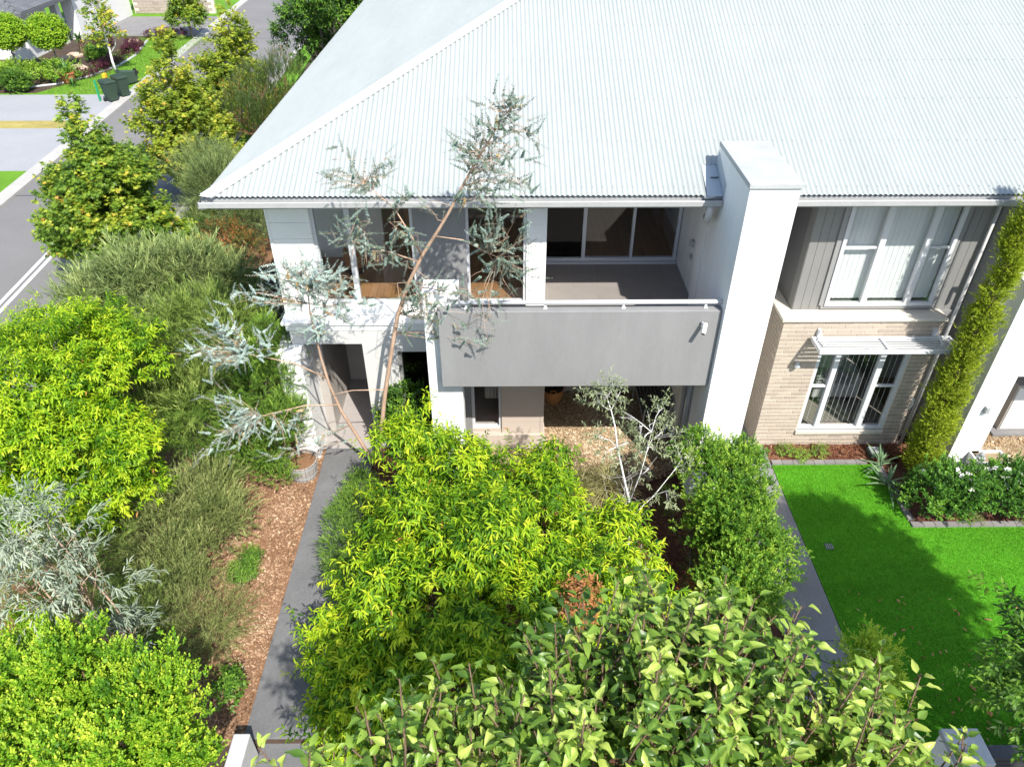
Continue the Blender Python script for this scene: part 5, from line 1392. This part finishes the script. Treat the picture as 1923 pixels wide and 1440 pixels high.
for (x, y, z, L), lab in (((-20.65, 36.6, .45, .95), 'spiky cycad in the orange pot'), ((-21.5, 42.0, .1, .8), 'dark cycad by the burgundy plants'), ((-22.6, 42.3, .75, .6), 'grass tree on a short trunk before the column'), ((-20.2, 36.0, .1, .5), 'small spiky plant beside the orange pot')):
    t = empty('cycad', (x, y, 0), lab, 'plant')
    blade_set(rng, (x, y, z), 60, L, .035, .35, M['lf_cycad'], 'fronds', t, .1, 4)
    if z > .3: MB().tube([(x, y, 0), (x, y, z)], [.16, .12], 10).build('trunk', M['bark_brown'], t)
t = empty('plant_pot', (-20.65, 36.6, 0), 'orange terracotta pot on the lawn across the road', 'pot')
MB().lathe((-20.65, 36.6, 0), [(0, 0), (.24, 0), (.32, .42), (.35, .42), (.35, .5), (.29, .5), (.28, .42), (0, .4)], 20).build('pot', M['terracotta'], t)

# wheelie bins
def bin_(x, y, rot, label, fallen=False, grp='green wheelie bins'):
    t = empty('wheelie_bin', (x, y, 0), label, 'bin', grp)
    def mk(name, mb, mat):
        me = bpy.data.meshes.new(name); me.from_pydata(mb.v, [], mb.f); me.materials.append(mat)
        o = bpy.data.objects.new(name, me); COL.objects.link(o); o.parent = t; return o
    b = MB(); n = len(b.v)
    lo_, hi_ = (.21, .24), (.28, .35)
    for z, (a, c) in ((.09, lo_), (.98, hi_)):
        b.v += [(-a, -c, z), (a, -c, z), (a, c, z), (-a, c, z)]
    b.f += [(3, 2, 1, 0), (0, 1, 5, 4), (1, 2, 6, 5), (2, 3, 7, 6), (3, 0, 4, 7)]
    mk('body', b, M['bin'])
    mk('rim', MB().box(-.30, .30, -.37, .37, .95, 1.0), M['bin_lid'])
    l = MB(); l.v += [(-.30, -.37, 1.0), (.30, -.37, 1.0), (.30, .40, 1.0), (-.30, .40, 1.0), (-.24, -.30, 1.07), (.24, -.30, 1.07), (.24, .36, 1.09), (-.24, .36, 1.09)]
    l.f += [(4, 5, 6, 7), (0, 1, 5, 4), (1, 2, 6, 5), (2, 3, 7, 6), (3, 0, 4, 7), (3, 2, 1, 0)]
    mk('lid', l, M['bin_lid'])
    mk('handle', MB().tube([(-.25, .44, .97), (.25, .44, .97)], .02, 8), M['bin_lid'])
    for s_ in (-1, 1):
        mk('wheel', MB().tube([(s_*.24, .24, .10), (s_*.31, .24, .10)], .10, 14), M['black'])
    t.rotation_euler = (math.radians(90) if fallen else 0, 0, rot)
    if fallen: t.location.z = .33
    t.scale = (.84,)*3
    return t
bin_(-17.35, 33.6, .9, 'upright green wheelie bin nearest the driveway')
bin_(-17.15, 34.35, .9, 'upright green wheelie bin behind the nearest one')
bin_(-17.3, 36.6, -1.0, 'green wheelie bin lying on its side on the lawn', True)
tag(MB().tube([(-17.9, 33.6, .0), (-17.85, 33.55, .9)], .05, 6).build('garden_hose', M['green_plastic']), 'bright green rolled hose leaning on the bin', 'hose')
tag(B(-17.75, -17.6, 34.1, 34.3, .6, 1.02).build('yellow_lid', M['yellow_plastic'], None, .02), 'yellow bin lid hanging behind the green bins', 'lid')

# ------------------------------------------------------------------ house across the street
H2 = empty('far_house', (-28, 48, 0), 'white rendered house with dark tiled roof across the street', 'house')
B(-33, -24.6, 41.0, 41.3, 0, 2.28).build('wall', M['far_white'], H2)
B(-24.9, -24.6, 41.3, 43.6, 0, 2.28).build('wall', M['far_white'], H2)
B(-24.85, -24.5, 44.5, 44.9, 0, 2.28).build('column', M['far_white'], H2)
B(-24.75, -24.1, 45.6, 48.6, 0, 4.2).build('column', M['far_taupe'], H2)
B(-24.7, -24.2, 45.55, 45.6, 0, 4.2).build('trim', M['far_white'], H2)
B(-24.40, -24.1, 48.6, 52.6, 0, 4.2).build('wall', M['far_white'], H2)
B(-24.3, -24.08, 45.58, 48.0, .0, 4.2).build('wall', M['far_white'], H2)
fb = B(-24.1, -18.9, 53.02, 53.3, 0, 4).build('brick_wall', M['mortar'], H2)
nbk = 0
for r in range(24):
    for k in range(11):
        x0 = -24.05+k*.48-(.24 if r % 2 else 0)
        if x0 > -24.1 and x0 < -19.3 and nbk < 290:
            o = bpy.data.objects.new('brick', tilemesh(.46, .02, .15, M['far_brick'], 'brick')); put(o, fb, (x0+.23, 53.01, .02+r*.165)); nbk += 1
wn_ = B(-20.9, -19.3, 52.96, 53.0, .9, 3.0).build('window', M['metal_dark'], H2)
B(-20.8, -20.15, 52.94, 52.955, 1.0, 2.9).build('pane', M['glass_dark'], wn_)
B(-20.05, -19.4, 52.94, 52.955, 1.0, 2.9).build('pane', M['glass_dark'], wn_)
B(-24.06, -24.04, 46.6, 46.75, 2.0, 2.4).build('wall_lamp', M['black'], H2)
rf = MB().quad((-33, 40.0, 2.36), (-23.9, 40.0, 2.36), (-28.2, 44.3, 4.1), (-33, 44.3, 4.1)).quad((-23.9, 40.0, 2.36), (-23.9, 54, 2.36), (-28.2, 50, 4.1), (-28.2, 44.3, 4.1)).box(-33, -23.9, 39.95, 40.0, 2.2, 2.36).box(-23.9, -23.82, 39.95, 45.5, 2.2, 2.36).build('roof', M['roof_tile'], H2)
for r in range(11):
    a = r*.36
    for k in range(12):
        y0 = 40.2+a+k*.44
        if y0 > 45.4: continue
        MB().obox((-24.05-a, y0+.2, 2.45+a*.405), (0, 1, 0), (-1, 0, .405), (.405, 0, 1), .21, .19, .022).build('tile', M['roof_tile'], rf)
    for k in range(8):
        x0 = -24.2-a-k*.44
        MB().obox((x0-.2, 40.15+a, 2.45+a*.405), (1, 0, 0), (0, 1, .405), (0, -.405, 1), .21, .19, .022).build('tile', M['roof_tile'], rf)
for k, (x, y, s_) in enumerate(((-22.7, 41.6, .35), (-22.2, 42.6, .4), (-21.3, 38.9, .4), (-22.9, 41.0, .3), (-20.9, 44.8, .3))):
    b = MB(); b.lathe((x, y, 0), [(0, 0), (s_, .02), (s_*1.05, s_*.3), (s_*.6, s_*.6), (0, s_*.65)], 9, 1.2, .8)
    tag(b.build('garden_rock', M['rock']), ['sandstone rock by the grass tree', 'sandstone rock behind the grass tree', 'sandstone rock among the burgundy plants', 'sandstone rock below the topiary', 'sandstone rock near the far driveway'][k], 'rock')

# ------------------------------------------------------------------ things in the garden
# weathered half barrel pot with mulch
t = empty('barrel_planter', (-3.78, 9.93, 0), 'weathered timber barrel planter beside the path', 'planter')
bc = (-3.78, 9.95, 0)
n = 22
for k in range(n):
    a0, a1 = 2*math.pi*k/n+.012, 2*math.pi*(k+1)/n-.012
    b = MB()
    pr = [(.23, 0), (.265, .2), (.29, .38)]
    for (r0, z0), (r1, z1) in zip(pr, pr[1:]):
        b.quad(*[(bc[0]+r*math.cos(a), bc[1]+r*math.sin(a), z) for r, a, z in ((r0, a0, z0), (r0, a1, z0), (r1, a1, z1), (r1, a0, z1))])
        b.quad(*[(bc[0]+(r-.025)*math.cos(a), bc[1]+(r-.025)*math.sin(a), z) for r, a, z in ((r0, a1, z0), (r0, a0, z0), (r1, a0, z1), (r1, a1, z1))])
    b.quad(*[(bc[0]+r*math.cos(a), bc[1]+r*math.sin(a), .38) for r, a in ((.29, a0), (.29, a1), (.265, a1), (.265, a0))])
    b.build('stave', M['wood_barrel'], t)
for z, r in ((.09, .252), (.30, .28)):
    MB().lathe(bc, [(r, z), (r+.004, z), (r+.004, z+.035), (r+.006, z+.035), (r, z+.035)], 24).build('hoop', M['metal_grey'], t)
MB().lathe(bc, [(0, .33), (.262, .32)], 20).build('soil', M['mulch_l'], t)
# gate wing wall and post
tag(B(-3.47, -3.26, 3.9, 4.78, -.3, .50).build('wing_wall', M['concrete_pale'], None, .015), 'short pale concrete wing wall beside the entry steps', 'wall')
t = empty('gate_post', (5.5, 4.38, 0), 'square white gate post at the bottom of the lawn', 'post')
B(5.30, 5.72, 4.18, 4.58, 0, .74).build('shaft', M['render_white'], t, .008)
B(5.28, 5.74, 4.16, 4.60, .74, .82).build('cap', M['cap_stone'], t, .01)
t = empty('slat_fence', (7, 4.3, 0), 'dark slatted fence beside the white gate post', 'fence')
for k in range(7): B(5.76, 9.5, 4.28, 4.31, .06+k*.1, .14+k*.1).build('slat', M['metal_dark'], t)
for xx in (5.8, 7.5, 9.4): B(xx, xx+.06, 4.31, 4.37, 0, .78).build('post', M['metal_dark'], t)
B(5.76, 9.5, 4.24, 4.40, .78, .80).build('top_rail', M['metal_dark'], t)
t = empty('side_fence', (-6, 14.9, 0), 'black side fence tucked behind the shrubs at the house corner', 'fence')
for k in range(8): B(-8.6, -3.85, 14.9, 14.93, .08+k*.2, .26+k*.2).build('slat', M['metal_dark'], t)
for xx in (-8.6, -6.3, -3.95): B(xx, xx+.06, 14.93, 14.99, 0, 1.72).build('post', M['metal_dark'], t)
# bench
t = empty('garden_bench', (2.95, 11.6, 0), 'dark slatted metal bench against the wall under the balcony', 'bench')
for k in range(6): B(2.66+k*.075, 2.72+k*.075, 11.0, 12.2, .42, .44).build('seat_slat', M['metal_dark'], t)
for k in range(9):
    yy = 11.06+k*.135
    MB().obox((3.15, yy, .66), (.25, 0, 1), (0, 1, 0), (1, 0, -.25), .21, .035, .008).build('back_slat', M['metal_dark'], t)
fr_ = M['pipe']
for yy in (11.0, 12.2):
    MB().tube([(2.66, yy, 0), (2.66, yy, .62), (3.12, yy, .62)], .016, 6).build('arm_frame', fr_, t)
    MB().tube([(3.12, yy, 0), (3.10, yy, .43), (3.2, yy, .88)], .016, 6).build('leg', fr_, t)
MB().tube([(3.2, 11.0, .88), (3.2, 12.2, .88)], .016, 6).build('top_rail', fr_, t)
MB().tube([(2.66, 11.0, .42), (2.66, 12.2, .42)], .014, 6).build('seat_rail', fr_, t)
MB().tube([(3.10, 11.0, .42), (3.10, 12.2, .42)], .014, 6).build('seat_rail', fr_, t)
# basket
t = empty('wicker_basket', (.95, 12.15, 0), 'round tan wicker basket with black lining on the gravel', 'basket')
MB().lathe((.95, 12.15, 0), [(0, 0), (.17, 0), (.22, .15), (.24, .34), (.225, .34), (.21, .3)], 24).build('body', M['basket'], t)
MB().lathe((.95, 12.15, 0), [(.222, .345), (.15, .36), (.05, .31), (0, .33)], 16).build('lining', M['black'], t)
for s_ in (-1, 1):
    MB().tube([(.95-.07, 12.15+s_*.235, .33), (.95-.05, 12.15+s_*.24, .42), (.95+.05, 12.15+s_*.24, .42), (.95+.07, 12.15+s_*.235, .33)], .012, 6).build('handle', M['basket'], t)
# rake
t = empty('garden_rake', (2.5, 8.1, 0), 'green plastic rake lying on the red mulch', 'rake')
MB().tube([(1.7, 7.95, .03), (2.5, 8.08, .05)], .014, 8).build('handle', M['metal_dark'], t)
MB().box(2.48, 2.53, 7.88, 8.30, .03, .06).build('head', M['green_plastic'], t)
for k in range(14): B(2.485, 2.495, 7.89+k*.03, 7.9+k*.03, .0, .03).build('tine', M['green_plastic'], t)
tag(MB().tube([(2.15, 7.75, 0), (2.13, 7.80, .5)], .010, 6).build('garden_stake', M['wood_barrel']), 'thin timber stake standing in the red mulch', 'stake')
# planter box, cabinet, irrigation box
t = empty('planter_box', (8.83, 9.86, 0), 'white rectangular planter box at the foot of the white wall', 'planter')
for a in ((8.52, 9.12, 9.68, 9.71), (8.52, 9.12, 10.0, 10.03), (8.52, 8.55, 9.71, 10.0), (9.09, 9.12, 9.71, 10.0)): B(*a, 0, .45).build('side', M['render_white'], t)
B(8.55, 9.09, 9.71, 10.0, .0, .40).build('soil', M['gravel'], t)
t = empty('garden_ornament', (8.66, 9.85, .4), 'small grey ornament in the white planter box', 'ornament')
MB().lathe((8.66, 9.85, .40), [(0, 0), (.08, 0), (.085, .04), (.04, .07), (.05, .11), (.03, .15), (0, .16)], 14).build('body', M['metal_grey'], t)
t = empty('utility_cabinet', (10.3, 11.4, 0), 'pale grey utility cabinet at the right edge', 'cabinet')
B(9.75, 10.8, 11.05, 11.6, .06, 1.15).build('body', M['far_taupe'], t, .01)
B(9.78, 10.25, 11.035, 11.048, .1, 1.1).build('door', M['far_white'], t)
B(10.2, 10.23, 11.02, 11.034, .6, .7).build('handle', M['metal_grey'], t)
t = empty('valve_box', (7.05, 10.42, 0), 'green plastic valve box beside the brick wall', 'box')
B(6.92, 7.2, 10.3, 10.52, -.02, .11).build('body', M['bin'], t, .02)
B(6.94, 7.18, 10.32, 10.50, .11, .13).build('lid', M['metal_grey'], t, .005)

# ------------------------------------------------------------------ loose ground material
def chips(rng, poly, n, size, aspect, z, name, mat, tilt=.35, thick=0, label=None, cat=None):
    xs = np.array([p[0] for p in poly]); ys_ = np.array([p[1] for p in poly])
    pts = np.stack([rng.uniform(xs.min(), xs.max(), n*2), rng.uniform(ys_.min(), ys_.max(), n*2)], 1)
    ins = np.zeros(len(pts), bool); j = len(poly)-1
    for i in range(len(poly)):
        xi, yi = poly[i]; xj, yj = poly[j]
        c = ((yi > pts[:, 1]) != (yj > pts[:, 1])) & (pts[:, 0] < (xj-xi)*(pts[:, 1]-yi)/(yj-yi+1e-12)+xi)
        ins ^= c; j = i
    pts = pts[ins][:n]; n = len(pts)
    P = np.column_stack([pts, z+rng.uniform(0, .02, n)])
    a = rng.uniform(0, 6.28, n)
    d = np.column_stack([np.cos(a), np.sin(a), rng.normal(0, tilt, n)])
    up = norm(UP+rvec(rng, n)*tilt)
    L = size*rng.gamma(3.5, .29, n)
    ptch = .18*np.sin(P[:, 0]*3.1+np.sin(P[:, 1]*2.3)*1.5)*np.sin(P[:, 1]*2.7+P[:, 0])
    v, f, ti = leaves(P, d, up, L, aspect, 'flat', np.clip(rng.beta(1.6, 2.0, n)+ptch, 0, 1))
    o = npmesh(name, v, f, mat, None, ti)
    return tag(o, label, cat, kind='stuff')
rng = np.random.default_rng(101)
M['chip_l'] = tintmat('chip_l', [(0, (.11, .06, .035)), (.4, (.26, .15, .09)), (.75, (.42, .27, .165)), (1, (.58, .44, .31))])
M['chip_r'] = tintmat('chip_r', [(0, (.05, .018, .01)), (.5, (.14, .05, .028)), (.85, (.24, .10, .055)), (1, (.38, .24, .15))])
M['stone_s'] = tintmat('stone_s', [(0, (.20, .12, .06)), (.4, (.40, .28, .16)), (.75, (.56, .44, .29)), (1, (.70, .62, .50))])
M['blade_s'] = leafmat('blade_s', [(0, (.06, .22, .012)), (.5, (.125, .38, .02)), (1, (.23, .50, .05))], .6, .2, .2)
M['blade_f'] = leafmat('blade_f', [(0, (.08, .2, .02)), (.5, (.14, .30, .03)), (1, (.3, .4, .07))], .6, .2, .2)
M['fallen'] = tintmat('fallen', [(0, (.18, .08, .03)), (.6, (.40, .22, .09)), (1, (.55, .40, .20))])
chips(rng, [(-5.6, 4.9), (-3.52, 4.9), (-3.52, 10.5), (-5.6, 10.5)], 36000, .034, .38, .0, 'bark_mulch', M['chip_l'], label='pale orange bark mulch along the left path', cat='mulch')
chips(rng, [(.6, 6.6), (3.3, 6.6), (3.3, 9.2), (.6, 9.2)], 12000, .042, .35, .0, 'red_mulch', M['chip_r'], label='dark red bark mulch under the white gum', cat='mulch')
chips(rng, [(.70, 9.3), (1.4, 9.2), (2.3, 9.55), (3.2, 10.0), (3.2, 12.4), (.72, 12.4)], 26000, .026, .8, .004, 'river_gravel', M['stone_s'], .3, label='honey coloured gravel in the courtyard under the balcony', cat='gravel')
chips(rng, [(8.75, 9.75), (11, 9.75), (11, 12.8), (8.75, 12.8)], 9000, .03, .8, .004, 'river_gravel', M['stone_s'], .3, label='honey coloured gravel at the right edge', cat='gravel')
chips(rng, [(5.0, 10.22), (7.9, 10.22), (7.9, 10.68), (5.0, 10.68)], 5000, .04, .4, .0, 'bark_mulch', M['chip_r'], label='reddish bark mulch below the brick wall', cat='mulch')
chips(rng, [(5.3, 4.6), (9.5, 4.6), (9.5, 7.2), (5.3, 7.2)], 260, .05, .35, .03, 'fallen_leaves', M['fallen'], .3, label='scattered brown fallen leaves on the shaded lawn', cat='leaves')
# lawn blades
def turf(rng, poly, n, h, mat, name, label, z):
    xs = [p[0] for p in poly]; ys_ = [p[1] for p in poly]
    P = np.column_stack([rng.uniform(min(xs), max(xs), n), rng.uniform(min(ys_), max(ys_), n), np.full(n, z)])
    d = norm(UP+rvec(rng, n)*.5)
    v, f, ti = leaves(P, d, rvec(rng, n), h*rng.uniform(.6, 1.3, n), .22, 'needle1', rng.uniform(0, 1, n))
    tag(npmesh(name, v, f, mat, None, ti), label, 'grass', kind='stuff')
turf(rng, [(5.02, 4.6), (6.95, 4.6), (6.95, 10.1), (5.02, 10.1)], 70000, .03, M['blade_s'], 'lawn_blades', 'bright green artificial grass blades left part of the lawn', .012)
turf(rng, [(6.95, 4.6), (10.5, 4.6), (10.5, 8.53), (6.95, 8.53)], 80000, .03, M['blade_s'], 'lawn_blades', 'bright green artificial grass blades right part of the lawn', .012)
turf(rng, [(-21, 34.8), (-17.2, 34.8), (-17.6, 46), (-19.4, 46)], 16000, .09, M['blade_f'], 'lawn_blades', 'sunlit grass of the lawn across the road', .0)
